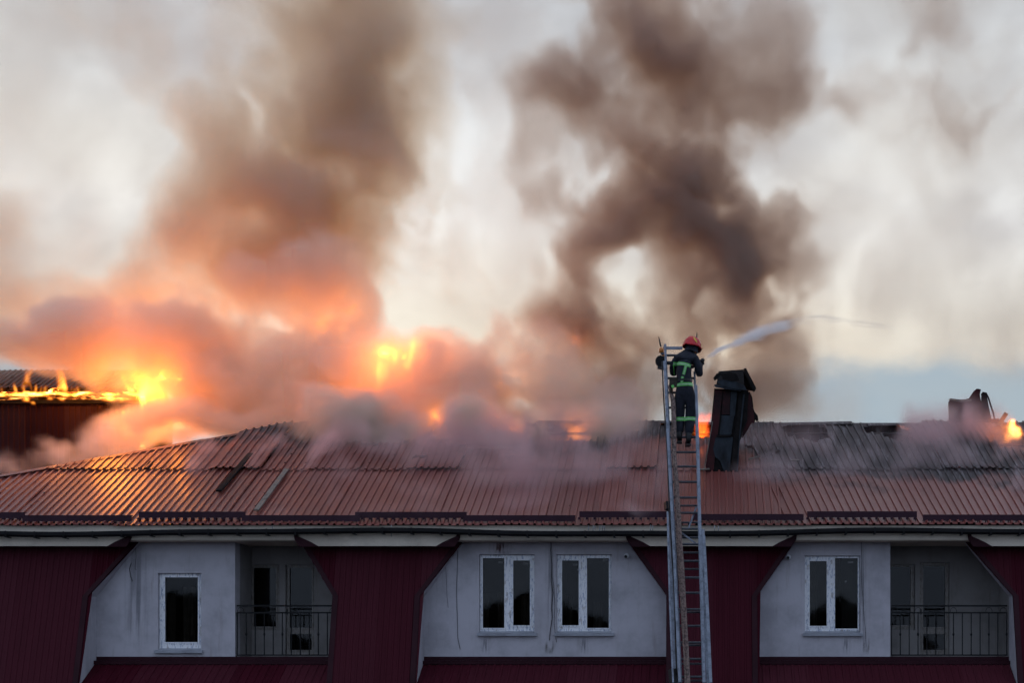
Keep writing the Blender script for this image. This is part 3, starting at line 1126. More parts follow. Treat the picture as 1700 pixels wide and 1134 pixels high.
for k in range(26):
    xx = WX1 - 0.35 - k * 0.72
    MB().bar((xx, WY - 0.25, zw_e - 0.12), (xx, WY + 1.6, ztop - 0.14), 0.07, 0.13).build('rafter', M_EMBER if k % 3 == 0 else M_CHAR, wing)
xx = WX1
for k, ln in enumerate((2.05, 2.1, 1.9, 2.2, 2.0, 2.2, 2.0)):
    MB().bar((xx - 0.03, WY - 0.27, zw_e - 0.12 - 0.02 * (k % 2)), (xx - ln + 0.03, WY - 0.27, zw_e - 0.13), 0.05, 0.075).build('eave_board', M_EMBER, wing)
    xx -= ln
for k, (py, th) in enumerate(((659.5, .05), (664, .06), (668.5, .04))):
    xx = WX1 - 0.1
    for j in range(9):
        ln = random.uniform(1.2, 2.6)
        MB().bar((xx, WY - 0.2 + .03 * k, zat(py, WY) + random.uniform(-.02, .02)), (xx - ln, WY - 0.2 + .03 * k, zat(py, WY) + random.uniform(-.02, .02)), 0.03, th).build('soffit_lath', M_EMBER_DIM, wing)
        xx -= ln + random.uniform(.05, .5)
MB().bar((WX1, WY - 0.1, zw_w + 0.04), (-36, WY - 0.1, zw_w + 0.04), 0.12, 0.10).build('wall_plate', M_CHAR, wing)
MB().bar((WX1 + 0.05, WY - 0.1, 3.0), (WX1 + 0.05, WY - 0.1, zw_w + 0.2), 0.12, 0.12).build('corner_post', M_EMBER, wing)
MB().box(-36, WX1 - 0.02, WY + 0.06, 14.6, 0.0, zw_w - 0.05).build('core', M_CHAR, wing)
bk = MB()
bk.quad((-36, WY + 1.6, ztop), (WX1, WY + 1.6, ztop), (WX1, 14.6, zw_w), (-36, 14.6, zw_w))
bk.build('far_roof_slope', M_WINGROOF, wing)

# ================================================================== leaning vent shaft
SY = 2.25
c0 = P(1206, 790, SY)
shaft = thing('vent_shaft', "leaning burnt vent shaft with blue grey cladding and a crooked cap", "chimney", tuple(c0))


def S(px, py, y=SY):
    return P(px, py, y)


def slab(pts, y0, y1, name, mat, parent, dy=0.0):
    """a flat cladding piece: an outline (in the plane of the front) with real thickness"""
    m = MB()
    f = [S(px, py, y0) + Vector((0, 0, 0)) for px, py in pts]
    b = [Vector((p.x, y1, p.z)) for p in f]
    m.poly(f)
    m.poly(list(reversed(b)))
    for i in range(len(f)):
        j = (i + 1) % len(f)
        m.quad(f[j], f[i], b[i], b[j])
    return m.build(name, mat, parent)


slab([(1172, 790), (1186, 645), (1243, 648), (1240, 700), (1229, 725), (1222, 792)], SY + 0.03, SY + 0.9, 'core', M_CHAR, shaft)
slab([(1170.5, 786), (1187, 648), (1200, 648), (1184, 786)], SY - 0.01, SY + 0.03, 'cladding_board', M_MAROON, shaft)
slab([(1201, 647), (1213, 647), (1211, 688), (1198, 688)], SY - 0.004, SY + 0.03, 'cladding_board', M_MAROON, shaft)
slab([(1213.6, 649), (1224, 650), (1220, 690), (1211.6, 690)], SY - 0.015, SY + 0.03, 'cladding_board', M_BLUE, shaft)
slab([(1191, 689), (1198, 689), (1194, 722), (1189, 722)], SY - 0.005, SY + 0.03, 'cladding_board', M_CHAR, shaft)
slab([(1198.5, 689.5), (1219, 690.5), (1214, 722), (1194.5, 722)], SY - 0.02, SY + 0.03, 'hatch', M_BLUE, shaft)
slab([(1188, 726), (1217, 726), (1211, 781), (1205, 788), (1199, 776), (1196, 766), (1187, 758), (1184, 745)], SY - 0.012, SY + 0.03, 'cladding_board', M_BLUE, shaft)
slab([(1218, 727), (1223, 700), (1227, 655), (1231, 652), (1233, 700), (1226, 730), (1221, 788), (1213, 786)], SY - 0.008, SY + 0.03, 'cladding_board', M_CHAR, shaft)
slab([(1233.5, 655), (1236.5, 655), (1228, 735), (1224.5, 785), (1222.5, 785), (1227, 728)], SY - 0.012, SY + 0.03, 'cladding_board', M_BLUE, shaft)
slab([(1189, 722.5), (1212, 722.5), (1213, 725.5), (1191, 725.5)], SY - 0.05, SY + 0.03, 'shelf_board', M_CHAR, shaft)
MB().bar(S(1168, 786, SY - .02), S(1183, 700, SY - .02), 0.02, 0.02).build('loose_batten', M_WOOD, shaft)
# side hanging sheet on the right, torn
slab([(1238, 655), (1245, 650), (1252, 690), (1252, 703), (1248, 702), (1246, 705), (1240, 716), (1232, 728), (1236, 690)], SY + 0.1, SY + 0.14, 'torn_sheet', M_MAROON, shaft)
slab([(1246, 652), (1249, 660), (1251, 678), (1253, 684), (1258, 690), (1259, 698), (1256, 700), (1254, 697), (1253, 701), (1249, 700), (1248, 680)], SY + 0.2, SY + 0.23, 'torn_sheet', M_CHAR, shaft)
# crooked gabled cap
cap = MB()
ridge_a, ridge_b = S(1193, 616.5, SY + .35), S(1234, 613.5, SY + .5)
fr_a, fr_b = S(1189, 640, SY - .12), S(1236, 648, SY - .12)
bk_a, bk_b = S(1193, 636, SY + 1.0), S(1252, 648, SY + 1.05)


def thick(m, pts, t=0.03):
    n = (pts[1] - pts[0]).cross(pts[2] - pts[0]).normalized() * t
    m.poly(pts)
    m.poly([p - n for p in reversed(pts)])
    for i in range(len(pts)):
        j = (i + 1) % len(pts)
        m.quad(pts[j], pts[i], pts[i] - n, pts[j] - n)


thick(cap, [fr_a, fr_b, ridge_b, ridge_a])
cap.build('cap_slope', M_CHAR, shaft)
cap = MB()
thick(cap, [bk_b, bk_a, ridge_a + Vector((0, .02, 0)), ridge_b + Vector((0, .02, 0))])
cap.build('cap_slope', M_CHAR, shaft)
cap = MB()
thick(cap, [S(1234, 613, SY - .05), S(1236, 613, SY - .02), S(1253, 646, SY - .02), S(1251, 651, SY - .05), S(1248, 647, SY - .05)], 0.05)
cap.build('verge_board', M_CHAR, shaft)
for k, (pts, mt) in enumerate((([(1184, 628), (1190, 620), (1198, 620), (1192, 628), (1187, 632)], M_CHAR),
                               ([(1185, 640), (1187, 638), (1212, 642), (1233, 647), (1229, 649), (1205, 646), (1189, 643)], M_BLUE),
                               ([(1190, 634), (1200, 630), (1222, 634), (1236, 640), (1240, 648), (1222, 646), (1200, 641)], M_BLUE),
                               ([(1196, 622), (1210, 618), (1222, 620), (1228, 632), (1214, 633), (1200, 629)], M_CHAR))):
    slab(pts, SY - 0.16 - 0.02 * k, SY - 0.14 - 0.02 * k, 'torn_sheet', mt, shaft)

# ================================================================== the wrecked vent stump on the right, its bent wire and stray boards
TY = 4.9
stump = thing('wrecked_vent', "wrecked vent stump with torn sheet metal spikes on the right of the ridge", "chimney", tuple(P(1612, 705, TY)))


def slab2(pts, y0, t, name, mat, parent):
    m = MB()
    f = [P(px, py, y0) for px, py in pts]
    thick(m, f, t)
    return m.build(name, mat, parent)


slab2([(1575, 702), (1574, 668), (1577, 664), (1590, 664), (1594, 668), (1592, 702)], TY, 0.05, 'torn_sheet', M_MAROON, stump)
slab2([(1590, 702), (1594, 667), (1600, 664), (1608, 662), (1616, 650), (1621, 646), (1628, 647), (1626, 656), (1629, 672), (1627, 702)], TY + 0.08, 0.05, 'torn_sheet', M_MAROON, stump)
slab2([(1627, 702), (1629, 656), (1633, 652), (1637, 655), (1639, 664), (1641, 676), (1644, 690), (1646, 702)], TY + 0.16, 0.05, 'torn_sheet', M_CHAR, stump)
slab2([(1574, 664), (1578, 662), (1594, 664), (1612, 663), (1613, 666), (1594, 668)], TY - 0.06, 0.04, 'cap_strip', M_WOOD, stump)
slab2([(1640, 702), (1641, 697), (1658, 696), (1657, 703)], TY - 0.1, 0.08, 'base_board', M_MAROON, stump)
MB().tube([P(px, py, TY - .05) for px, py in ((1629, 656), (1632, 652), (1637, 653), (1641, 661), (1645, 674), (1649, 686), (1651, 696))], 0.022, 6).build('bent_strip', M_CHAR, stump)


def board(a, b, w, t, mat, label, up=NRM):
    m = MB()
    m.bar(a, b, w, t, up=up)
    return tag(m.build('loose_board', mat, bevel=0.004), label, 'board')


board(P(1659, 704, 4.6), P(1671, 686, 4.5), 0.10, 0.04, M_WOOD, "short pale board leaning against the right flame on the ridge", up=(0, 1, 0))
board(P(1661, 709, 4.5), P(1676, 706, 4.4), 0.04, 0.03, M_WOOD, "small splintered pale stick lying by the right flame", up=(0, 0, 1))


def on_roof(px, py, lift=0.06):
    """the point of the roof slope seen at that place"""
    k = (HY - py) / F_PX
    y = (EAVE_Z - EYE - SLOPE * EAVE_Y - k * DIST) / (k - SLOPE)
    return Vector((xat(px, y), y, roof_z(y))) + NRM * lift


board(on_roof(364, 822, .09), on_roof(417, 762, .12), 0.12, 0.045, M_CHAR, "black charred board lying up the left roof slope")
board(on_roof(426, 853, .075), on_roof(477, 786, .10), 0.11, 0.03, M_WOOD, "pale weathered board lying up the roof slope right of the charred board")
board(on_roof(1243, 770, .1), on_roof(1262, 766, .12), 0.03, 0.03, M_WOOD, "short pale stick on the scorched roof right of the vent shaft")
board(on_roof(1312, 772, .1), on_roof(1328, 771, .1), 0.03, 0.03, M_WOOD, "small pale stick on the scorched roof under the dark hole")
board(on_roof(1162, 787, .1), on_roof(1178, 786, .1), 0.04, 0.03, M_WOOD, "small pale batten at the foot of the vent shaft")
board(on_roof(243, 783), on_roof(252, 771), 0.10, 0.03, M_CHAR, "short black scrap stuck on the glowing left roof slope")

# ================================================================== aerial ladder
LAD_X = 0.0


def lp(px, py, off=0.0):
    """a place on the ladder's leaning plane (it leans toward the roof as it climbs)"""
    t = (1134 - py) / 560.0
    y = -6.2 + 1.2 * t + off
    return P(px, py, y)


def lx(table, py):
    for (a, xa), (b, xb) in zip(table[:-1], table[1:]):
        if (a - py) * (b - py) <= 0:
            return xa + (xb - xa) * (py - a) / (b - a)
    (a, xa), (b, xb) = table[-2:]
    return xa + (xb - xa) * (py - a) / (b - a)


ladder = thing('fire_ladder', "tall metal turntable ladder rising past the eaves with a firefighter on it", "ladder", (0.1, -8.6, 0))
L_IN = [(572, 1104.5), (740, 1112), (885, 1120), (1134, 1131)]
R_IN = [(620, 1153), (740, 1157), (885, 1160.5), (1134, 1167.5)]
L_OUT = [(845, 1113.5), (1000, 1117.5), (1134, 1123)]
R_OUT = [(882, 1164.5), (1000, 1170.5), (1134, 1176.5)]
GROUND_PY = 1085 + 9.0 * F_PX / 24.0


def rail(name, table, p0, p1, w, h, mat, off=0.0, dx=0.0, n=6):
    m = MB()
    pts = [p0 + (p1 - p0) * i / n for i in range(n + 1)]
    for a, b in zip(pts[:-1], pts[1:]):
        m.bar(lp(lx(table, a) + dx, a, off), lp(lx(table, b) + dx, b, off), w, h, up=(0, 1, 0))
    return m


upper = rail('r', L_IN, 572, 1134, 0.035, 0.06, M_ALU, n=10).build('upper_section', M_ALU, ladder)
rail('r', R_IN, 618, 1134, 0.035, 0.06, M_ALU, n=10).build('rail', M_ALU, upper)
# hand rails of the upper section stand toward the climber
rail('r', L_IN, 600, 1134, 0.045, 0.04, M_ALU, off=-0.34, dx=-2.5, n=9).build('hand_rail', M_ALU, upper)
rail('r', R_IN, 640, 1134, 0.045, 0.04, M_ALU, off=-0.34, dx=2.0, n=9).build('hand_rail', M_ALU, upper)
rungs = [590, 604, 628, 652, 677, 702, 726, 751, 775, 800.5, 826.5, 852, 878.5, 904, 932, 959.6, 985, 1012.5, 1040, 1067.6, 1095, 1124.6]
for py in rungs:
    a, b = lp(lx(L_IN, py) + 1.5, py, -0.01), lp(lx(R_IN, max(py, 618)) - 1.5, py, -0.01)
    MB().tube([a, b], 0.021, 8).build('rung', M_RUNG, upper)
for k in range(11):
    pa, pb = 650 + k * 44, 650 + (k + 1) * 44
    for tb, dx in ((L_IN, -1), (R_IN, 1)):
        m = MB()
        m.bar(lp(lx(tb, pa) + dx, pa, -0.34), lp(lx(tb, (pa + pb) / 2) + dx, (pa + pb) / 2, 0.0), 0.018, 0.018, up=(1, 0, 0))
        m.bar(lp(lx(tb, (pa + pb) / 2) + dx, (pa + pb) / 2, 0.0), lp(lx(tb, pb) + dx, pb, -0.34), 0.018, 0.018, up=(1, 0, 0))
        m.build('lattice_brace', M_ALU, upper)
# lower section: wider, with the guide shoes and the cross brace
lower = rail('r', L_OUT, 845, 1134, 0.075, 0.10, M_ALU, off=0.06, n=6).build('lower_section', M_ALU, ladder)
rail('r', R_OUT, 882, 1134, 0.075, 0.10, M_ALU, off=0.06, n=6).build('rail', M_ALU, lower)
rail('r', L_OUT, 850, 1134, 0.03, 0.04, M_ALU, off=-0.40, dx=-5.5, n=6).build('hand_rail', M_ALU, lower)
rail('r', R_OUT, 890, 1134, 0.05, 0.04, M_ALU, off=-0.40, dx=3.5, n=6).build('hand_rail', M_ALU, lower)
for py in (840, 868, 893, 918, 945.5, 1017, 1072, 1103, 1131):
    a, b = lp(lx(L_OUT, max(py, 845)) + 3, py, 0.10), lp(lx(R_OUT, max(py, 882)) - 3, py, 0.10)
    MB().tube([a, b], 0.018, 8).build('rung', M_RUNG, lower)
m = MB()
m.bar(lp(1130, 884, .06), lp(1158, 905, .06), 0.03, 0.03, up=(0, 1, 0))
m.bar(lp(1156, 842, .06), lp(1143, 878, .06), 0.028, 0.03, up=(0, 1, 0))
m.bar(lp(1132, 884, .06), lp(1124, 905, .06), 0.02, 0.03, up=(0, 1, 0))
m.build('cross_brace', M_ALU, lower)
for (px, py) in ((1111, 848), (1165, 886)):
    MB().tube([lp(px, py - 6, -.02), lp(px, py + 5, -.02)], 0.055, 10).build('guide_shoe', M_ALU if px > 1150 else M_BLACK, lower)
MB().bar(lp(1117, 1112, -.2), lp(1119, 1134, -.2), 0.12, 0.12).build('guide_shoe', M_BLACK, lower)
MB().bar(lp(1107, 834, -.1), lp(1108, 846, -.1), 0.07, 0.12).build('guide_shoe', M_BLACK, upper)
# the rest of the ladder down to the ground, below the picture
m = MB()
a1, a2 = lp(1123, 1134, .06), lp(1176.5, 1134, .06)
for p in (a1, a2):
    m.bar(p, (p.x + (0.25 if p is a2 else 0.1), p.y - 2.4, 0.05), 0.08, 0.1, up=(0, 1, 0))
m.build('base_rails', M_ALU, lower)
for k in range(1, 27):
    t = k / 27.0
    MB().tube([(a1.x + 0.1 * t, a1.y - 2.4 * t, a1.z + (0.05 - a1.z) * t), (a2.x + 0.25 * t, a2.y - 2.4 * t, a2.z + (0.05 - a2.z) * t)], 0.018, 6).build('rung', M_RUNG, lower)
MB().box(-1.0, 1.6, -9.6, -7.6, 0.0, 0.9).build('turntable', M_BLACK, ladder)
# head of the ladder
MB().bar(lp(1101, 578, -.05), lp(1133, 578, -.05), 0.03, 0.05).build('head_bar', M_ALU, upper)
MB().bar(lp(1102, 601, -.05), lp(1117, 601, -.05), 0.02, 0.025).build('head_bar', M_RUNG, upper)
MB().bar(lp(1103.5, 572, -.3), lp(1105, 610, -.3), 0.03, 0.03).build('head_post', M_ALU, upper)
# cables that run along the left rail
for dx, r_, a, b, mt in ((-6.0, 0.012, 600, 1134, M_BLACK), (-2.0, 0.014, 640, 1134, M_RUNG), (7.0, 0.010, 760, 1134, M_HOSE)):
    MB().tube([lp(lx(L_IN, p) + dx + 0.8 * math.sin(p / 37.0), p, -0.3) for p in range(a, b + 1, 18)], r_, 6).build('cable', mt, upper, smooth=True)

# spotlight, beacon and aerials at the head
sp = thing('spotlight', "round black spotlight clamped to the left head of the ladder", "lamp", tuple(lp(1097, 600, -.1)))
c = lp(1097, 600, -.12)
MB().tube([c + Vector((0, -.07, 0)), c + Vector((0, .02, 0)), c + Vector((0, .09, 0))], [0.092, 0.10, 0.06], 16).build('housing', M_BLACK, sp)
MB().tube([c + Vector((0, -.085, 0)), c + Vector((0, -.071, 0))], 0.082, 16).build('lens', M_GUTTER, sp)
MB().bar(c + Vector((-.05, .0, -.09)), c + Vector((.06, .0, -.12)), 0.10, 0.07).build('bracket', M_BLACK, sp)
M_AMBER = worn("amber_plastic", (0.65, 0.22, 0.04), (0.4, 0.25, 0.12), rough=0.35, amount=0.2)
be = thing('beacon', "small amber beacon above the spotlight on the ladder head", "lamp", tuple(lp(1097, 584, -.1)))
c = lp(1098, 581, -.12)
MB().tube([c + Vector((0, 0, -.05)), c + Vector((0, 0, .02)), c + Vector((0, 0, .045))], [0.042, 0.042, 0.02], 12).build('dome', M_AMBER, be, smooth=True)
MB().tube([c + Vector((.02, 0, -.085)), c + Vector((.02, 0, -.052))], 0.035, 12).build('base', M_RUNG, be)
MB().bar(c + Vector((.03, 0, -.08)), c + Vector((.07, .03, -.19)), 0.03, 0.03).build('bracket', M_AMBER, be)
for (xa, ya, xb, yb, lb) in ((1093.5, 559, 1097, 575, "short black aerial tilted at the left head of the ladder"),
                             (1157, 552, 1156.5, 572, "short black aerial standing just behind the red helmet")):
    m = MB()
    a, b = lp(xa, ya, .0), lp(xb, yb, .0)
    m.tube([a, a * 0.6 + b * 0.4, b], [0.006, 0.012, 0.016], 6)
    tag(m.build('aerial', M_BLACK), lb, 'aerial')
MB().bar(lp(1156.5, 572, .0), lp(1153.5, 625, .0), 0.02, 0.03).build('aerial_post', M_RUNG, upper)

# hoses
hs = MB()
pth = [(1112, 640), (1114, 652), (1117.5, 665), (1118.5, 690), (1119, 720), (1119, 750), (1120.5, 775), (1123, 800), (1124.5, 830), (1127, 860), (1128, 890),
       (1131, 930), (1133, 960), (1135, 1000), (1137, 1040), (1139.5, 1080), (1142, 1134), (1146, 1230)]
hs.tube([lp(px, py, -.20) for px, py in pth], [0.030 if py < 660 else 0.042 for px, py in pth], 10)
hose = hs.build('fire_hose', M_HOSE, smooth=True)
tag(hose, "thick mottled fire hose running up inside the ladder to the firefighter", "hose")
hs = MB()
pth = [(1117, 745), (1119, 790), (1121.5, 840), (1123.5, 880), (1126, 920), (1128, 960), (1131, 1000), (1133, 1050), (1136, 1100), (1138, 1134), (1141, 1230)]
hs.tube([lp(px + .6 * math.sin(py / 40), py, -.24) for px, py in pth], 0.018, 8)
tag(hs.build('thin_hose', M_HOSE2 if 'M_HOSE2' in globals() else M_HOSE, smooth=True), "thin tan hose running beside the thick one up the ladder", "hose")


# ================================================================== firefighter
M_NAVY = worn("navy_turnout_cloth", (0.010, 0.012, 0.024), (0.004, 0.005, 0.009), rough=0.85, scale=14, amount=0.5, bump=0.5, fine=60)
M_SKIN = worn("skin", (0.42, 0.24, 0.17), rough=0.6, amount=0.1)
M_TAPE = worn("lime_reflective_tape", (0.16, 0.62, 0.12), rough=0.45, amount=0.2, scale=20)
M_TAPE2 = worn("silver_reflective_tape", (0.42, 0.56, 0.40), rough=0.4, amount=0.2, scale=20)
M_HELM = worn("red_helmet_shell", (0.62, 0.012, 0.020), (0.15, 0.01, 0.012), rough=0.28, amount=0.15, scale=20)
M_YEL = worn("yellow_helmet_tape", (0.75, 0.50, 0.06), rough=0.45, amount=0.1)
M_VISOR = worn("amber_visor", (0.30, 0.16, 0.10), rough=0.15, amount=0.1)
M_BOOT = worn("black_leather", (0.010, 0.010, 0.011), rough=0.5)
M_GLOVE = worn("dark_glove_leather", (0.03, 0.027, 0.026), rough=0.8)
M_BAG = worn("dark_olive_pouch", (0.045, 0.038, 0.028), rough=0.9, scale=20)

PY0 = -5.35                                   # he stands between the rails, on the climber's side


def B(px, py, off=0.0):
    return P(px, py, PY0 + off)


def skin_mesh(name, joints, bones, mats, parent, levels=2, root=0):
    me = bpy.data.meshes.new(name)
    me.from_pydata([tuple(j[0]) for j in joints], bones, [])
    o = bpy.data.objects.new(name, me)
    COL.objects.link(o)
    me.materials.append(mats)
    sk = o.modifiers.new('skin', 'SKIN')
    for v, j in zip(me.skin_vertices[0].data, joints):
        r = j[1]
        v.radius = r if hasattr(r, '__len__') else (r, r)
    me.skin_vertices[0].data[root].use_root = True
    sk.use_smooth_shade = True
    ss = o.modifiers.new('smooth', 'SUBSURF')
    ss.levels = ss.render_levels = levels
    if parent:
        o.parent = parent
        if parent.type == 'EMPTY':
            o.matrix_parent_inverse = Matrix.Translation(-Vector(parent.location))
    return o


fire = thing('person', "firefighter in navy turnout gear with lime stripes and red helmet on the ladder", "person", tuple(B(1136, 738)))
J = [
    (B(1137.5, 655), (.182, .135)),            # 0 pelvis
    (B(1136.5, 638), (.182, .135)),            # 1 waist
    (B(1135, 618, -.01), (.203, .145)),      # 2 ribs
    (B(1136, 601, -.0), (.210, .140)),       # 3 chest
    (B(1140, 591, .04), (.115, .095)),       # 4 upper chest
    (B(1144, 583, .08), .062),               # 5 neck
    (B(1148, 575, .12), .085),               # 6 head
    (B(1149.5, 569.5, .14), .078),           # 7 crown
    (B(1124, 597, .03), .085),               # 8 left shoulder
    (B(1117.5, 606, .06), .072),              # 9 left upper arm
    (B(1117, 621, .20), .062),               # 10 left elbow
    (B(1123, 617, .36), .050),               # 11 left forearm
    (B(1130, 609, .44), .042),               # 12 left wrist
    (B(1154, 597, .03), .085),               # 13 right shoulder
    (B(1159.5, 607, .0), .074),               # 14 right upper arm
    (B(1161.5, 624, .02), .066),             # 15 right elbow
    (B(1162, 612, .12), .052),             # 16 right forearm
    (B(1163.5, 603, .16), .042),               # 17 right wrist
    (B(1128.5, 664, .0), (.120, .115)),      # 18 left hip
    (B(1128, 685, .03), .108),               # 19 left thigh
    (B(1127.5, 695, .05), .098),             # 20 left knee
    (B(1127.5, 710, .02), .092),               # 21 left calf
    (B(1128, 722, .0), .080),                # 22 left ankle
    (B(1147, 664, .0), (.120, .115)),      # 23 right hip
    (B(1147, 683, .03), .108),               # 24 right thigh
    (B(1146, 694, .04), .098),               # 25 right knee
    (B(1144.5, 710, -.02), .090),            # 26 right calf
    (B(1143, 724, -.04), .074),              # 27 right ankle
    (B(1146.3, 576.5, .205), .030),          # 28 face
]
BN = [(0, 1), (1, 2), (2, 3), (3, 4), (4, 5), (5, 6), (6, 7), (4, 8), (8, 9), (9, 10), (10, 11), (11, 12), (4, 13), (13, 14), (14, 15), (15, 16), (16, 17),
      (0, 18), (18, 19), (19, 20), (20, 21), (21, 22), (0, 23), (23, 24), (24, 25), (25, 26), (26, 27)]
J = J[:28]
body = skin_mesh('body', J, BN, M_NAVY, fire, levels=2)

# face of the turned head, below the helmet on its right side
hc = B(1148.5, 575, .10)
look = Vector((0.55, 0.80, 0.05)).normalized()          # toward the jet
sidev = Vector((look.y, -look.x, 0)).normalized()
m = MB()
m.ball(hc + look * 0.02 + Vector((0, 0, -.015)), 0.092, 16, 12, (0.9, 1.0, 1.15))
m.ball(hc + look * 0.115 + Vector((0, 0, -.02)), 0.018, 8, 6, (1, 1, 1.5))
for s in (-1, 1):
    m.ball(hc + sidev * 0.088 * s + Vector((0, 0, -.02)), 0.024, 8, 6, (0.7, 0.7, 1.3))
    m.ball(hc + look * 0.095 + sidev * 0.034 * s + Vector((0, 0, .0)), 0.012, 8, 6)
m.ball(hc + look * 0.10 + Vector((0, 0, -.062)), 0.018, 8, 6, (1.2, 1.2, .5))
m.build('head', M_SKIN, fire, smooth=True)

# helmet: a deep shell with a comb, a flared rim at the neck, side tapes and a visor
hm = MB()
tilt = Matrix.Rotation(R(10), 3, 'Y') @ Matrix.Rotation(R(-14), 3, 'X')
hcen = B(1149.5, 573.5, .10)
ang = math.atan2(look.y, look.x)
rot = Matrix.Rotation(ang, 3, 'Z')
rings, seg = 12, 28
for i in range(rings + 1):
    ph = math.pi * 0.60 * i / rings
    for k in range(seg):
        a = 2 * math.pi * k / seg
        r = 0.150 * math.sin(ph) ** 0.85 if ph > 0 else 0.0
        z = 0.150 * math.cos(ph)
        if i >= rings - 1:
            r += 0.012 + 0.010 * max(0, -math.cos(a))
            z -= 0.03 * max(0, -math.cos(a))
        comb = 0.012 * math.exp(-(math.sin(a) / 0.16) ** 2) * math.sin(ph)
        v = Vector(((r * 1.12 + comb) * math.cos(a), r * math.sin(a), z + comb))
        hm.v.append(tuple(hcen + tilt @ (rot @ v)))
for i in range(rings):
    for k in range(seg):
        a, b = i * seg + k, i * seg + (k + 1) % seg
        hm.f.append((a, a + seg, b + seg, b))
helmet = hm.build('helmet', M_HELM, fire, smooth=True)
so = helmet.modifiers.new('thickness', 'SOLIDIFY')
so.thickness = 0.006


def hpt(ph, a, r0=0.156):
    r = r0 * math.sin(ph) ** 0.85
    return hcen + tilt @ (rot @ Vector((r * 1.12 * math.cos(a), r * math.sin(a), r0 * math.cos(ph))))


for s in (-1, 1):                              # two curved yellow tapes on each side
    t = MB()
    n = 10
    for j in range(n):
        pa, pb = 0.95 + 0.62 * j / n, 0.95 + 0.62 * (j + 1) / n
        wa, wb = 0.10 * math.sin(math.pi * (j + .3) / (n + .6)) + .05, 0.10 * math.sin(math.pi * (j + 1.3) / (n + .6)) + .05
        ca, cb = s * (0.75 + 0.5 * j / n), s * (0.75 + 0.5 * (j + 1) / n)
        t.quad(hpt(pa, ca - wa), hpt(pa, ca + wa), hpt(pb, cb + wb), hpt(pb, cb - wb))
        t.quad(hpt(pa, math.pi - ca * .9 - wa), hpt(pa, math.pi - ca * .9 + wa), hpt(pb, math.pi - cb * .9 + wb), hpt(pb, math.pi - cb * .9 - wb))
    t.build('helmet_tape', M_YEL, fire)
vs = MB()
for j in range(12):
    for i2 in range(3):
        a0, a1 = -0.95 + 1.9 * j / 12, -0.95 + 1.9 * (j + 1) / 12
        p0, p1 = 1.45 + .17 * i2, 1.45 + .17 * (i2 + 1)
        vs.quad(hpt(p0, a0, .172), hpt(p0, a1, .172), hpt(p1, a1, .172), hpt(p1, a0, .172))
vs.build('visor', M_VISOR, fire, smooth=True)
nf = MB()                                      # neck cloth below the helmet, open toward the face
for j in range(14):
    a0, a1 = math.pi - 1.9 + 3.8 * j / 14, math.pi - 1.9 + 3.8 * (j + 1) / 14
    for (z0, z1, r0, r1) in ((-.03, -.09, .118, .115), (-.09, -.15, .115, .13)):
        nf.quad(hcen + tilt @ (rot @ Vector((r0 * math.cos(a0), r0 * math.sin(a0), z0))), hcen + tilt @ (rot @ Vector((r0 * math.cos(a1), r0 * math.sin(a1), z0))),
                hcen + tilt @ (rot @ Vector((r1 * math.cos(a1), r1 * math.sin(a1), z1))), hcen + tilt @ (rot @ Vector((r1 * math.cos(a0), r1 * math.sin(a0), z1))))
nf.build('neck_flap', M_NAVY, fire, smooth=True)


# hands: palm and five fingers closing on what they hold
def hand(wrist, grip_dir, axis, side, parent, label=None):
    """wrist: point; grip_dir: from wrist to knuckles; axis: direction of the thing held; side: +1/-1 for the thumb"""
    g = Vector(grip_dir).normalized()
    ax = Vector(axis).normalized()
    ax = (ax - g * ax.dot(g)).normalized()
    nrm = g.cross(ax).normalized() * side
    joints = [(wrist, (.036, .026)), (wrist + g * .05, (.042, .022)), (wrist + g * .085, (.040, .018))]
    bones = [(0, 1), (1, 2)]
    for q, (o_, ln) in enumerate(((-.032, .030), (-.011, .034), (.011, .032), (.032, .026))):
        base = wrist + g * .088 + ax * o_
        k = len(joints)
        joints += [(base, .0125), (base + g * ln + nrm * .012, .0115), (base + g * (ln * .9) + nrm * (.018 + ln), .0105), (base + g * .004 + nrm * (.022 + ln), .0095)]
        bones += [(2, k), (k, k + 1), (k + 1, k + 2), (k + 2, k + 3)]
    k = len(joints)
    joints += [(wrist + g * .03 - ax * .045 + nrm * .01, .016), (wrist + g * .055 - ax * .062 + nrm * .035, .014), (wrist + g * .075 - ax * .045 + nrm * .062, .012)]
    bones += [(0, k), (k, k + 1), (k + 1, k + 2)]
    return skin_mesh('glove', joints, bones, M_GLOVE, parent, levels=1)


rw, lw = J[17][0], J[12][0]
hand(rw, (0.15, 0.9, 0.35), (1, 0.2, 0.3), 1, fire)
hand(lw, (0.55, 0.75, 0.2), (1, 0.1, 0.25), 1, fire)


# boots
def boot(ankle, toe_dir, drop):
    td = Vector(toe_dir).normalized()
    j = [(ankle + Vector((0, 0, .10)), (.075, .072)), (ankle + Vector((0, 0, .02)), (.060, .060)), (ankle + Vector((0, 0, -drop * .6)) - td * .03, (.050, .048)),
         (ankle + Vector((0, 0, -drop)) + td * .06, (.050, .040)), (ankle + Vector((0, 0, -drop - .005)) + td * .15, (.050, .036)), (ankle + Vector((0, 0, -drop)) + td * .20, (.036, .028))]
    o = skin_mesh('boot', j, [(0, 1), (1, 2), (2, 3), (3, 4), (4, 5)], M_BOOT, fire, levels=1)
    s = MB()
    q = ankle + Vector((0, 0, -drop - .040))
    sd = Vector((-td.y, td.x, 0))
    pts = [q - td * .075 + sd * .038, q - td * .075 - sd * .038, q + td * .10 - sd * .048, q + td * .21 - sd * .03, q + td * .21 + sd * .03, q + td * .10 + sd * .048]
    thick(s, pts, 0.022)
    s.build('boot_sole', M_BOOT, fire)


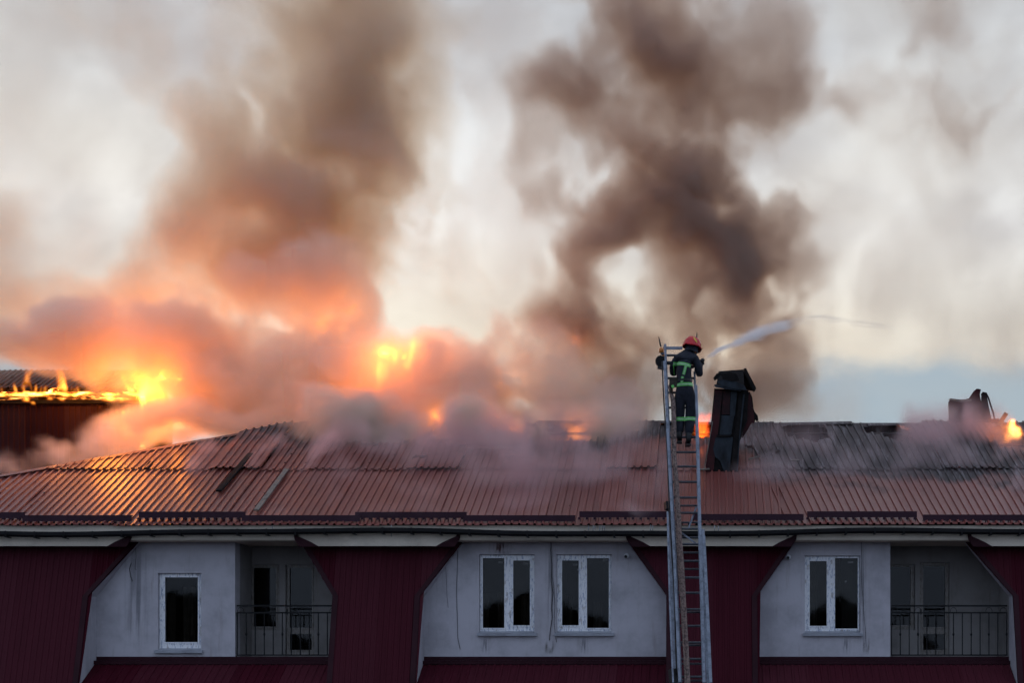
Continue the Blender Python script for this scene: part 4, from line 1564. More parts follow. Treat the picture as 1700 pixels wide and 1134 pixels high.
boot(J[22][0], (0, 1, 0.0), .075)
boot(J[27][0] + Vector((0, 0, -.02)), (-.15, 1, -0.0), .085)

# reflective tape, wrapped round the body
bpy.context.view_layer.update()
dg = bpy.context.evaluated_depsgraph_get()
from mathutils.bvhtree import BVHTree
bvh = BVHTree.FromObject(body, dg)
inv = body.matrix_world.inverted()


def wrap(center, normal, height, a0, a1, mat, name, reach=0.5, n=40, off=0.006):
    """tape on a plane through the centre, between two angles seen from above (0 = toward +x, -90 = toward the camera)"""
    nrm_ = Vector(normal).normalized()
    ux = Vector((1, 0, 0)) - nrm_ * nrm_.x
    ux.normalize()
    uy = nrm_.cross(ux)
    pts = []
    for k in range(n + 1):
        a = R(a0 + (a1 - a0) * k / n)
        d = ux * math.cos(a) + uy * math.sin(a)
        row = []
        for h in (-height / 2, height / 2):
            c_ = center + nrm_ * h
            src = c_ + d * reach
            hit = bvh.ray_cast(inv @ src, -d, reach)
            row.append((body.matrix_world @ hit[0] + d * off) if hit[0] else None)
        pts.append(row)
    m_ = MB()
    for p, q in zip(pts[:-1], pts[1:]):
        if None in p or None in q or (p[0] - q[0]).length > 0.13:
            continue
        m_.quad(p[0], q[0], q[1], p[1])
    if m_.f:
        m_.build(name, mat, fire)


def tape_line(a, b, width, mat, name, n=10, off=0.007):
    """a straight tape seen from behind the man, laid on his back"""
    m_ = MB()
    rows_ = []
    for k in range(n + 1):
        p = a + (b - a) * k / n
        s_ = Vector(((b - a).z, 0, -(b - a).x)).normalized() * width / 2
        row = []
        for q in (p - s_, p + s_):
            hit = bvh.ray_cast(inv @ Vector((q.x, PY0 - 1.0, q.z)), Vector((0, 1, 0)), 2.0)
            row.append(body.matrix_world @ hit[0] + Vector((0, -off, 0)) if hit[0] else None)
        rows_.append(row)
    for p, q in zip(rows_[:-1], rows_[1:]):
        if None in p or None in q:
            continue
        m_.quad(p[0], q[0], q[1], p[1])
    if m_.f:
        m_.build(name, mat, fire)


tl = (-0.0, 0, 1)
cst = B(1134, 606)
for dz, h_, mt in ((0.0, .058, M_TAPE), (0.0, .018, M_TAPE2)):
    tape_line(B(1117.5, 604), B(1152.5, 611), h_, mt, 'chest_tape', n=18, off=.007 if mt is M_TAPE else .010)
for dz, h_, mt in ((0.0, .058, M_TAPE), (0.0, .018, M_TAPE2)):
    wrap(B(1137, 640.5), (-0.06, 0, 1), h_, -178, -2, mt, 'hem_tape', off=.010 if mt is M_TAPE else .013)
tape_line(B(1139, 610.5), B(1135, 625), .048, M_TAPE, 'back_tape')
tape_line(B(1139, 610.5), B(1135, 625), .014, M_TAPE2, 'back_tape', off=.010)
tape_line(B(1133.5, 628), B(1132, 639), .048, M_TAPE, 'back_tape')
tape_line(B(1133.5, 628), B(1132, 639), .014, M_TAPE2, 'back_tape', off=.010)
tape_line(B(1118, 606), B(1119, 620), .02, M_TAPE, 'side_tape')
for cx, py in ((1127.6, 696.5), (1146, 696)):
    wrap(B(cx, py), (0, 0, 1), .062, -175, -5, M_TAPE, 'knee_tape', reach=.16, n=20, off=.008)
    wrap(B(cx, py), (0, 0, 1), .020, -175, -5, M_TAPE2, 'knee_tape', reach=.17, n=20, off=.011)

# belt pouch on his left hip
m = MB()
pc = B(1118, 634, -.05)
m.box(pc.x - .07, pc.x + .075, pc.y - .05, pc.y + .06, pc.z - .09, pc.z + .06)
m.box(pc.x - .075, pc.x + .08, pc.y - .057, pc.y + .062, pc.z + .02, pc.z + .07)
m.box(pc.x - .055, pc.x - .01, pc.y - .04, pc.y + .05, pc.z - .20, pc.z - .091)
m.build('belt_pouch', M_BAG, fire, bevel=.012)
wrap(B(1137, 633), (-.04, 0, 1), .035, -178, -2, M_BLACK, 'belt', off=.012)
m = MB()
m.bar(B(1119, 641, -.10), B(1115, 643, -.10), .05, .045, up=(0, 1, 0))
m.build('pouch_tape', M_TAPE, fire)

# nozzle with its hose, held in both hands, and the jet
noz = thing('hose_nozzle', "short fire hose nozzle held out to the right by the firefighter", "nozzle", tuple(B(1160, 600, .35)))
n0, n1, n2 = B(1152, 608, .30), B(1163, 600.5, .24), B(1169, 596.5, .22)
MB().tube([n0, n0 * .6 + n1 * .4, n1, n1 * .5 + n2 * .5, n2], [.030, .034, .030, .036, .028], 14).build('barrel', M_BLACK, noz, smooth=True)
MB().tube([n1 + Vector((0, 0, -.02)), n1 + Vector((.02, -.05, -.11))], .016, 8).build('pistol_grip', M_BLACK, noz)
MB().tube([n1 * .55 + n2 * .45, n1 * .45 + n2 * .55], .040, 14).build('collar', M_ALU, noz)
hb = MB()
hb.tube([n0, B(1140, 613, .42), B(1131, 622, .38), B(1122, 632, .30), B(1115, 640, .15), B(1112, 644, -.0)], .030, 10)
tag(hb.build('branch_hose', M_HOSE, smooth=True), "short end of hose between the firefighter's hands and the left ladder rail", "hose")


# ================================================================== smoke, steam and flames
def spline_matrix(n, length, cell, rng_off):
    """weights that read a coarse lattice smoothly at n evenly spaced places"""
    x = np.linspace(0, length, n) / cell + rng_off
    m = int(math.ceil(length / cell)) + 5
    i = np.floor(x).astype(int)
    t = (x - i).astype(np.float32)
    W = np.zeros((n, m), np.float32)
    r = np.arange(n)
    for k, wgt in enumerate(((1 - t) ** 3 / 6, (3 * t ** 3 - 6 * t ** 2 + 4) / 6,
                             (-3 * t ** 3 + 3 * t ** 2 + 3 * t + 1) / 6, t ** 3 / 6)):
        W[r, np.minimum(i + k, m - 1)] += wgt
    return W


def fbm(shape, size, cell, octaves, rng, gain=0.55, stretch=(1, 1, 1)):
    """smooth 3-D noise on a regular grid, about -1..1"""
    total = np.zeros(shape, np.float32)
    amp, norm = 1.0, 0.0
    for _ in range(octaves):
        Ws = [spline_matrix(shape[a], size[a], cell * stretch[a], rng.random()) for a in range(3)]
        lat = rng.standard_normal([W.shape[1] for W in Ws]).astype(np.float32)
        v = np.tensordot(Ws[0], lat, (1, 0))
        v = np.tensordot(v, Ws[1], (1, 1)).transpose(0, 2, 1)
        v = np.tensordot(v, Ws[2], (2, 1))
        total += amp * v * 1.6
        norm += amp * amp
        amp *= gain
        cell *= 0.5
    return total / math.sqrt(norm)


def volume_object(name, material, lo, hi, shape, density):
    """a smoke body: the mesh carries the density field, geometry nodes turn it into a volume grid"""
    nx, ny, nz = shape
    me = bpy.data.meshes.new(name)
    me.vertices.add(nx * ny * nz)
    at = me.attributes.new('field', 'FLOAT', 'POINT')
    at.data.foreach_set('value', density.astype(np.float32).ravel())       # index = (ix*ny + iy)*nz + iz
    me.materials.append(material)
    ob = bpy.data.objects.new(name, me)
    COL.objects.link(ob)
    ng = bpy.data.node_groups.new(name + '_volume', 'GeometryNodeTree')
    ng.interface.new_socket('Geometry', in_out='INPUT', socket_type='NodeSocketGeometry')
    ng.interface.new_socket('Geometry', in_out='OUTPUT', socket_type='NodeSocketGeometry')
    g = NT(ng)
    gi = ng.nodes.new('NodeGroupInput')
    go = ng.nodes.new('NodeGroupOutput')
    pos = ng.nodes.new('GeometryNodeInputPosition')
    sp = ng.nodes.new('ShaderNodeSeparateXYZ')
    g.l.new(pos.outputs[0], sp.inputs[0])
    idx = []
    for a in range(3):
        t = g.m('DIVIDE', g.m('SUBTRACT', sp.outputs[a], lo[a]), hi[a] - lo[a])
        t = g.m('ROUND', g.m('MULTIPLY', t, shape[a] - 1))
        idx.append(g.m('MINIMUM', g.m('MAXIMUM', t, 0.0), shape[a] - 1))
    flat = g.m('ADD', g.m('MULTIPLY', g.m('ADD', g.m('MULTIPLY', idx[0], ny), idx[1]), nz), idx[2])
    na = ng.nodes.new('GeometryNodeInputNamedAttribute')
    na.data_type = 'FLOAT'
    na.inputs[0].default_value = 'field'
    si = ng.nodes.new('GeometryNodeSampleIndex')
    si.data_type = 'FLOAT'
    si.domain = 'POINT'
    si.clamp = True
    g.l.new(gi.outputs[0], si.inputs['Geometry'])
    g.l.new(na.outputs[0], si.inputs['Value'])
    g.l.new(flat, si.inputs['Index'])
    vc = ng.nodes.new('GeometryNodeVolumeCube')
    g.l.new(si.outputs[0], vc.inputs['Density'])
    vc.inputs['Background'].default_value = 0.0
    vc.inputs['Min'].default_value = lo
    vc.inputs['Max'].default_value = hi
    for k, v in zip(('Resolution X', 'Resolution Y', 'Resolution Z'), shape):
        vc.inputs[k].default_value = v
    sm = ng.nodes.new('GeometryNodeSetMaterial')
    sm.inputs['Material'].default_value = material
    g.l.new(vc.outputs[0], sm.inputs[0])
    g.l.new(sm.outputs[0], go.inputs[0])
    mod = ob.modifiers.new('volume', 'NODES')
    mod.node_group = ng
    return ob


def smoke_body(name, material, lo, hi, voxel, blobs, seed, warp=0.5, cell=1.2, grain=0.9, cut=0.12,
               octaves=5, stretch=(1, 1, 1), soft=1.5, crisp=False, swirl=1.5, gain=0.62):
    """blobs: (px, py, y, rx_px, rz_px, ry_m, angle_deg, weight) - centre, half sizes, tilt and strength"""
    rng = np.random.default_rng(seed)
    size = [hi[a] - lo[a] for a in range(3)]
    shape = tuple(int(size[a] / (voxel * (1.6 if a == 1 and stretch[1] > 2 else 1.0))) + 1 for a in range(3))
    ax = [np.linspace(lo[a], hi[a], shape[a], dtype=np.float32) for a in range(3)]
    wx = fbm(shape, size, cell, octaves - 1, rng, stretch=stretch) * warp
    wy = fbm(shape, size, cell, 2, rng, stretch=stretch) * warp
    wz = fbm(shape, size, cell, octaves - 1, rng, stretch=stretch) * warp
    E = np.zeros(shape, np.float32)
    for (px, py, y, rxp, rzp, ry, ang, wgt) in blobs:
        c = P(px, py, y)
        s = (DIST + y) / F_PX
        rx, rz = rxp * s, rzp * s
        ext = 1.75 * max(rx, rz) + 1.5 * warp
        sl = []
        for a, (cc, e) in enumerate(((c.x, ext), (c.y, 1.75 * ry + 1.5 * warp), (c.z, ext))):
            i0 = int(np.searchsorted(ax[a], cc - e))
            i1 = int(np.searchsorted(ax[a], cc + e))
            sl.append(slice(i0, i1))
        if any(q.stop <= q.start for q in sl):
            continue
        q = tuple(sl)
        gx = ax[0][sl[0]][:, None, None] - c.x + wx[q]
        gy = ax[1][sl[1]][None, :, None] - c.y + wy[q]
        gz = ax[2][sl[2]][None, None, :] - c.z + wz[q]
        ca, sa = math.cos(R(ang)), math.sin(R(ang))
        u = (gx * ca + gz * sa) / rx
        v = (-gx * sa + gz * ca) / rz
        d2 = u * u + v * v + (gy / ry) ** 2
        if soft != 1.0:
            d2 = d2 * np.sqrt(d2)
        E[q] += wgt * np.exp(-0.9 * d2)
    n = fbm(shape, size, cell * 0.8, octaves, rng, gain=gain, stretch=stretch)
    # the fine structure is carried along by the same turbulence, which curls it
    if swirl:
        ii = np.arange(shape[0], dtype=np.float32)[:, None, None] + wx * (swirl / voxel)
        kk = np.arange(shape[2], dtype=np.float32)[None, None, :] + wz * (swirl / voxel)
        ii = np.clip(ii, 0, shape[0] - 1.001)
        kk = np.clip(kk, 0, shape[2] - 1.001)
        i0, k0 = ii.astype(np.int32), kk.astype(np.int32)
        fi, fk = ii - i0, kk - k0
        jj = np.arange(shape[1], dtype=np.int32)[None, :, None]
        n = ((n[i0, jj, k0] * (1 - fk) + n[i0, jj, k0 + 1] * fk) * (1 - fi)
             + (n[i0 + 1, jj, k0] * (1 - fk) + n[i0 + 1, jj, k0 + 1] * fk) * fi)
    del wx, wy, wz
    D = np.maximum(0.0, E * (1.0 + grain * n) - cut)
    if crisp:
        D = np.minimum(D * 1.6, 0.30 + 0.75 * D)
    # fade to nothing at the faces of the grid
    for a in range(3):
        k = max(2, int(0.06 * shape[a])) if a != 1 else 3
        f = np.ones(shape[a], np.float32)
        r = np.linspace(0, 1, k, dtype=np.float32)
        f[:k] *= r
        f[-k:] *= r[::-1]
        sh = [1, 1, 1]
        sh[a] = shape[a]
        D *= f.reshape(sh)
    D[D < 0.004] = 0
    return volume_object(name, material, lo, hi, shape, D)


def smoke_mat(name, scatter, absorb, density, aniso=0.2):
    """scattering and absorption per channel, both times the density grid"""
    m = bpy.data.materials.new(name)
    m.use_nodes = True
    t = NT(m.node_tree)
    m.node_tree.nodes.clear()
    o = t.add('ShaderNodeOutputMaterial')
    at = t.add('ShaderNodeAttribute', dict(attribute_name='density'))
    d = t.m('MULTIPLY', at.outputs['Fac'], density)
    sc = t.add('ShaderNodeVolumeScatter', Color=scatter, Density=d, Anisotropy=aniso)
    ab = t.add('ShaderNodeVolumeAbsorption', Color=tuple(1 - a for a in absorb), Density=d)
    ad = t.add('ShaderNodeAddShader')
    t.l.new(sc.outputs[0], ad.inputs[0])
    t.l.new(ab.outputs[0], ad.inputs[1])
    t.l.new(ad.outputs[0], o.inputs['Volume'])
    return m


def flame_mat(name, strength, dens=0.6, col=((1.0, 0.16, 0.012), (1.0, 0.30, 0.03), (1.0, 0.52, 0.10))):
    m = bpy.data.materials.new(name)
    m.use_nodes = True
    t = NT(m.node_tree)
    m.node_tree.nodes.clear()
    o = t.add('ShaderNodeOutputMaterial')
    at = t.add('ShaderNodeAttribute', dict(attribute_name='density'))
    f = at.outputs['Fac']
    c = t.ramp(f, [(0.0, col[0]), (0.35, col[1]), (1.0, col[2])])
    pv = t.add('ShaderNodeVolumePrincipled')
    pv.inputs['Color'].default_value = (0.5, 0.3, 0.2, 1)
    pv.inputs['Density'].default_value = dens
    pv.inputs['Density Attribute'].default_value = 'density'
    t.set(pv.inputs['Emission Color'], c)
    t.set(pv.inputs['Emission Strength'], t.m('MULTIPLY', t.m('POWER', f, 1.5), strength))
    t.l.new(pv.outputs[0], o.inputs['Volume'])
    return m


def fire_light(name, px, py, y, power, radius, color=(1.0, 0.27, 0.022)):
    l = bpy.data.lights.new(name, 'POINT')
    l.energy = power
    l.shadow_soft_size = radius
    l.color = color
    o = bpy.data.objects.new(name, l)
    o.location = P(px, py, y)
    COL.objects.link(o)
    return o


def box(px0, px1, py0, py1, y0, y1):
    ym = 0.5 * (y0 + y1)
    a, b = P(px0, py1, ym), P(px1, py0, ym)
    return (a.x, y0, a.z), (b.x, y1, b.z)


# brown plume that climbs from the left fire
m_brown = smoke_mat("brown_smoke", (0.62, 0.60, 0.58), (0.10, 0.19, 0.30), 0.85, aniso=0.35)
lo, hi = box(-150, 860, -180, 700, 6.0, 12.5)
blobs = [
    (590, 60, 9, 120, 130, 1.6, 10, 1.2), (500, 10, 9, 110, 70, 1.5, 0, .9), (620, 150, 9, 90, 110, 1.5, 10, .9), (600, 200, 9, 100, 130, 1.6, 15, 1.1),
    (570, 290, 9, 130, 110, 1.8, 30, 1.3), (640, 260, 9, 60, 110, 1.5, 15, .9), (600, 390, 9, 60, 90, 1.4, 20, .8), (470, 330, 9, 160, 120, 1.8, 30, .9), (390, 300, 9, 90, 130, 1.5, 0, .55), (400, 250, 9, 110, 90, 1.5, 50, .6),
    (420, 390, 9, 150, 90, 1.8, 10, 1.1), (330, 470, 9, 150, 60, 1.6, 20, .8), (540, 420, 9, 90, 80, 1.6, 20, .9),
    (220, 500, 9.4, 190, 55, 1.5, 12, .8), (330, 420, 9.2, 90, 60, 1.4, 10, .6), (60, 500, 9.6, 150, 40, 1.5, -5, .6), (420, 120, 9, 60, 110, 1.2, 20, .35),
    (640, 100, 9, 60, 100, 1.4, 0, .6), (300, 330, 9, 40, 60, 1, 0, .3), (560, -100, 9, 160, 140, 1.6, 0, 1.0), (470, 230, 9, 120, 120, 1.5, 20, .6), (370, 360, 9, 90, 90, 1.4, 0, .5), (500, 400, 9, 120, 80, 1.5, 0, .7),
    (180, 50, 10, 150, 50, 1.3, 0, .28), (250, 120, 10, 60, 60, 1, 0, .22), (760, 10, 10, 70, 40, 1, 0, .3),
    (0, 300, 10.4, 70, 200, 1.2, 0, .22), (20, 420, 10.4, 90, 100, 1.2, 0, .25), (720, 230, 9.6, 60, 160, 1.2, 10, .25),
    (760, 450, 9.6, 90, 120, 1.2, 10, .2), (700, 380, 9.6, 50, 80, 1.2, 10, .25),
]
ob = smoke_body("brown_smoke_plume", m_brown, lo, hi, 0.085, blobs, 3, warp=0.42, cell=1.3, grain=0.8, cut=0.17, octaves=6, stretch=(1, 2.6, 1), crisp=True)
tag(ob, "tall brown smoke plume climbing from the left end of the burning roof", "smoke", kind="stuff")

# dark plume behind the firefighter
m_dark = smoke_mat("dark_smoke", (0.42, 0.40, 0.38), (0.30, 0.43, 0.52), 0.98, aniso=0.3)
lo, hi = box(800, 1860, -180, 730, 6.0, 11.5)
blobs = [
    (1170, 372, 8, 78, 60, 1.3, 0, 2.4), (1100, 320, 8, 110, 66, 1.3, 0, 1.5), (1040, 300, 8, 90, 50, 1.2, 20, .9), (1130, 415, 8, 110, 45, 1.3, 0, 1.0),
    (1230, 400, 8, 75, 80, 1.2, 0, 1.0), (1290, 350, 8, 50, 60, 1.1, 0, .7), (1010, 395, 8, 100, 42, 1.2, 22, 1.2), (930, 440, 8, 60, 48, 1.1, 35, 1.0),
    (960, 490, 8, 60, 34, 1.1, 0, .7), (1060, 480, 8, 80, 40, 1.1, 0, .25), (1170, 230, 8, 110, 80, 1.3, 0, .75), (1060, 240, 8, 90, 60, 1.2, 0, .45),
    (1130, 70, 8, 110, 80, 1.4, 0, 1.15), (1060, 70, 8, 80, 70, 1.2, 0, 1.1), (1160, 140, 8, 70, 90, 1.2, 0, .9), (930, 135, 8, 90, 50, 1.2, 0, 1.0),
    (1010, 165, 8, 90, 60, 1.2, -20, 1.1), (1100, -70, 8, 160, 90, 1.4, 0, 1.1), (1270, 100, 8, 80, 100, 1.3, -30, .55), (1330, 150, 8, 80, 34, 1, -12, .6),
    (1250, 170, 8, 90, 70, 1.2, 0, .4), (900, 280, 8.5, 60, 130, 1, 0, .40), (990, 545, 7.5, 100, 48, 1.1, -15, 1.5), (950, 540, 7.5, 60, 34, 1, 0, 1.0),
    (1050, 620, 7.5, 80, 60, 1.0, 0, 1.1), (1140, 560, 7.8, 110, 70, 1.3, 0, .8), (1230, 500, 8, 100, 90, 1.3, 0, 1.1), (1200, 460, 8, 90, 60, 1.2, 0, .9),
    (1265, 570, 8, 80, 90, 1.3, 0, .65), (1220, 650, 8, 120, 60, 1.2, 0, 1.0), (1130, 660, 8, 110, 60, 1.2, 0, .8), (1060, 700, 7.5, 100, 40, 1.0, 0, 1.3),
    (1330, 470, 8.5, 60, 60, 1, 0, .4), (1560, 60, 9.5, 70, 200, 1, 10, .22), (1450, 170, 9.5, 90, 100, 1, 0, .2), (1620, 150, 9.5, 90, 140, 1, 0, .2),
]
ob = smoke_body("dark_smoke_plume", m_dark, lo, hi, 0.085, blobs, 11, warp=0.42, cell=0.95, grain=0.95, cut=0.15, octaves=6, stretch=(1, 2.6, 1), crisp=True, swirl=1.1)
tag(ob, "dark billowing smoke plume rising behind the firefighter on the ladder", "smoke", kind="stuff")

# pale smoke lit by the fires, low along the ridge
m_lit = smoke_mat("fire_lit_smoke", (0.86, 0.82, 0.78), (0.06, 0.15, 0.23), 2.1, aniso=0.35)
lo, hi = box(-150, 1130, 380, 800, 3.6, 10.0)
blobs = [
    (300, 600, 7, 130, 90, 1.3, 0, .8), (420, 640, 6.6, 150, 80, 1.3, 0, 1.0), (560, 640, 6.6, 120, 90, 1.3, 0, 1.0),
    (540, 500, 7.5, 80, 90, 1.2, 10, .9), (430, 470, 7.5, 90, 40, 1, 15, .6), (250, 560, 7.5, 160, 60, 1.3, 0, .8),
    (100, 560, 8.2, 150, 40, 1.1, 0, .7), (0, 540, 8.2, 110, 35, 1, 0, .6), (690, 660, 6, 90, 50, 1.0, 0, .9),
    (760, 620, 6.6, 110, 50, 1.2, -10, .8), (880, 620, 6.6, 80, 70, 1.2, 0, .9), (800, 680, 5.8, 140, 50, 1.1, 0, 1.2),
    (940, 670, 6, 110, 60, 1.1, 0, 1.0), (1030, 700, 5.6, 60, 50, .9, 0, .6), (880, 570, 7, 40, 40, 1, 0, .6),
    (250, 710, 5.4, 70, 24, .7, 10, .9), (600, 705, 5.0, 140, 38, .9, 0, 1.1),
    (560, 718, 4.6, 70, 26, .6, 0, .7), (680, 728, 4.4, 80, 32, .6, 0, 1.0), (620, 740, 3.9, 70, 20, .5, 0, .6), (820, 745, 3.9, 90, 22, .5, 0, .7), (930, 745, 3.9, 80, 22, .5, 0, .7), (760, 722, 4.4, 110, 42, .8, 0, 2.2), (850, 716, 4.5, 110, 42, .8, 0, 2.2),
    (930, 716, 4.5, 110, 42, .8, 0, 2.2), (1000, 716, 4.6, 60, 36, .7, 0, 1.5), (640, 710, 4.6, 100, 40, .8, 0, 1.8), (560, 700, 4.8, 60, 30, .7, 0, 1.4), (340, 700, 5.4, 120, 30, .8, 5, .8),
]
ob = smoke_body("fire_lit_smoke", m_lit, lo, hi, 0.09, blobs, 5, warp=0.36, cell=0.9, grain=0.85, cut=0.15, octaves=6, stretch=(1, 2.4, 1), crisp=True)
tag(ob, "pink and orange smoke lit by the flames along the roof ridge", "smoke", kind="stuff")

# thin veils that drift across the whole sky behind the plumes
m_veil = smoke_mat("thin_brown_smoke", (0.60, 0.58, 0.54), (0.08, 0.12, 0.17), 0.40, aniso=0.3)
lo, hi = box(-220, 1920, -200, 760, 11.0, 14.5)
blobs = [(-20, 330, 12.7, 130, 260, 1.2, 0, 1.0), (40, 460, 12.7, 130, 60, 1.2, 0, .7), (230, 30, 12.7, 190, 70, 1.2, 0, 1.1), (300, 110, 12.7, 110, 70, 1.2, 0, .8),
         (760, 200, 12.7, 80, 170, 1.2, 15, .8), (740, 380, 12.7, 70, 130, 1.2, 10, .7), (840, 470, 12.7, 80, 90, 1.2, 0, .4), (780, 10, 12.7, 110, 50, 1.2, 0, .9),
         (900, 300, 12.7, 70, 180, 1.2, 0, .8), (1000, 230, 12.7, 90, 110, 1.2, 0, .6), (1290, 260, 12.7, 80, 160, 1.2, 0, .5),
         (1580, 80, 12.7, 110, 200, 1.2, 0, 1.0), (1470, 200, 12.7, 110, 130, 1.2, 0, .8), (1660, 260, 12.7, 110, 160, 1.2, 0, .8), (1600, 430, 12.7, 160, 90, 1.2, 0, .7),
         (1390, 460, 12.7, 90, 120, 1.2, 0, .8), (1500, 540, 12.7, 180, 50, 1.2, 0, .6), (1350, 670, 12.7, 70, 50, 1.2, 0, .6),
         (100, 590, 12.7, 160, 40, 1.2, 0, .8), (1690, 560, 12.7, 80, 50, 1.2, 0, .6)]
ob = smoke_body("thin_smoke_veil", m_veil, lo, hi, 0.16, blobs, 8, warp=0.6, cell=1.9, grain=0.75, cut=0.10, octaves=5, stretch=(.8, 3, 1.3), soft=1.0)
tag(ob, "thin brownish smoke veils drifting across the pale evening sky", "smoke", kind="stuff")

def fire_and_fill_glow(power, n, pxr, pyr, yr, seed):
    """fire-coloured lamps scattered through a region, some where no flame stands"""
    rnd = random.Random(seed)
    for _ in range(n):
        fire_light("fire_and_fill_glow", rnd.uniform(*pxr), rnd.uniform(*pyr), rnd.uniform(*yr), power / n * rnd.uniform(.6, 1.4), 0.03)


fire_and_fill_glow(1500, 10, (250, 300), (610, 700), (12.0, 13.0), 1)
fire_and_fill_glow(60, 4, (20, 200), (648, 655), (11.2, 11.3), 2)
fire_and_fill_glow(380, 22, (200, 310), (620, 705), (6.8, 9.4), 3)
fire_and_fill_glow(330, 12, (60, 280), (610, 660), (3.6, 4.6), 10)  # added lamps, no flame here: they throw orange onto the left roof slope
fire_and_fill_glow(110, 10, (680, 960), (690, 722), (4.6, 5.3), 11)  # added lamps that redden the low smoke along the ridge
fire_and_fill_glow(200, 12, (620, 720), (580, 650), (6.3, 7.2), 4)
fire_and_fill_glow(90, 8, (560, 700), (670, 710), (5.7, 6.2), 5)
fire_and_fill_glow(60, 12, (490, 590), (430, 570), (7.8, 8.8), 6)
fire_and_fill_glow(70, 6, (740, 960), (560, 640), (7.2, 8.4), 7)
fire_and_fill_glow(25, 3, (1155, 1178), (705, 730), (4.6, 4.9), 8)
fire_and_fill_glow(18, 2, (1676, 1690), (706, 722), (4.25, 4.4), 9)

# ------------------------------------------------------------------ flames
def flame_body(name, material, lo, hi, voxel, blobs, seed, **kw):
    return smoke_body(name, material, lo, hi, voxel, blobs, seed, **kw)


M_FIRE = flame_mat("flame", 11.0, dens=0.4, col=((1.0, 0.13, 0.01), (1.0, 0.26, 0.02), (1.0, 0.42, 0.05)))
M_FIRE_DIM = flame_mat("deep_red_flame", 3.0, dens=0.5, col=((1.0, 0.03, 0.002), (1.0, 0.05, 0.004), (1.0, 0.09, 0.01)))
# left: the wing's eaves
bl = []
for px in range(-20, 240, 9):
    bl.append((px, 655 + random.uniform(-.5, .5), 11.6, 8, 2.5, .12, 0, 1.3))
    bl.append((px + random.uniform(-4, 4), 649 - random.uniform(0, 3), 11.6, random.uniform(1.5, 3), random.uniform(4, 11), .10, random.uniform(-12, 12), random.uniform(.3, .9)))
for px, py, rx, rz, wgt in ((23, 640, 2, 12, .5), (38, 642, 3, 12, .6), (8, 645, 2, 10, .5), (46, 630, 7, 14, .8), (52, 618, 4, 9, .6), (60, 642, 2, 12, .5),
                            (100, 632, 8, 18, .9), (96, 618, 5, 8, .7), (104, 645, 6, 8, .7), (158, 632, 10, 14, .75), (150, 622, 5, 6, .5), (130, 646, 4, 8, .5),
                            (206, 632, 6, 17, 1.6), (212, 646, 9, 10, 1.8), (200, 658, 20, 7, 1.2), (240, 640, 12, 18, 1.1), (238, 658, 9, 12, 1.1),
                            (44, 664, 5, 4, 1.0), (82, 664, 4, 3, .9), (100, 663, 5, 4, 1.0), (56, 668, 3, 3, .8), (155, 660, 3, 4, .8), (190, 664, 24, 4, .9),
                            (234, 700, 2.5, 20, 1.1), (235, 680, 3, 12, .9), (186, 690, 3, 6, .6), (196, 685, 2, 6, .7), (205, 686, 3, 6, .8), (212, 684, 2, 7, .8),
                            (219, 684, 2, 6, .7), (176, 692, 2, 5, .6), (165, 676, 3, 6, .5), (230, 612, 12, 22, .45), (226, 596, 8, 16, .4), (190, 606, 12, 5, .4),
                            (262, 650, 34, 46, .42), (250, 640, 24, 34, .5), (290, 690, 30, 24, .3)):
    bl.append((px, py, 11.5, rx, rz, .16, 0, wgt))
lo, hi = box(-40, 330, 570, 740, 11.0, 12.4)
ob = flame_body("eave_flames", M_FIRE, lo, hi, 0.036, bl, 21, warp=0.045, cell=0.35, grain=0.7, cut=0.22, octaves=4, stretch=(.7, 1, 1.8))
tag(ob, "yellow flames licking along the eaves of the dark wing at far left", "fire", kind="stuff")
# centre fire above the ridge
bl = []
for px, py, rx, rz, a, wgt in ((688, 572, 5, 22, -12, .75), (682, 592, 7, 18, -5, .8), (674, 604, 6, 14, 8, .6), (656, 592, 5, 20, 8, .7), (648, 604, 5, 16, 0, .7), (637, 606, 6, 24, 0, .85),
                               (630, 598, 3.5, 20, 6, .6), (645, 626, 14, 9, 0, .8), (664, 622, 10, 8, 0, .5), (640, 640, 10, 8, 0, .6), (655, 646, 7, 9, 0, .4),
                               (705, 592, 14, 12, 20, .42), (722, 604, 16, 10, 0, .36), (748, 596, 16, 10, 0, .34), (778, 592, 14, 8, 0, .32), (705, 612, 20, 10, 0, .36), (800, 590, 8, 5, 0, .32),
                               (612, 684, 22, 14, 0, .42), (630, 700, 22, 12, 0, .42), (652, 694, 16, 12, 0, .38), (600, 706, 16, 10, 0, .36), (672, 652, 10, 8, 0, .36), (690, 648, 7, 3, 0, .5),
                               (500, 665, 8, 6, 0, .35), (510, 676, 7, 5, 0, .3)):
    bl.append((px, py, 6.2, rx, rz, .35, a, wgt))
lo, hi = box(480, 850, 530, 740, 5.5, 6.9)
ob = flame_body("ridge_flames", flame_mat("ridge_flame", 12.0, dens=0.5, col=((1.0, 0.11, 0.008), (1.0, 0.22, 0.016), (1.0, 0.42, 0.05))), lo, hi, 0.038, bl, 22, warp=0.13, cell=0.35, grain=0.9, cut=0.22, swirl=1.0, octaves=4, stretch=(.7, 1, 1.8))
tag(ob, "orange flames leaping above the middle of the roof ridge through pale smoke", "fire", kind="stuff")
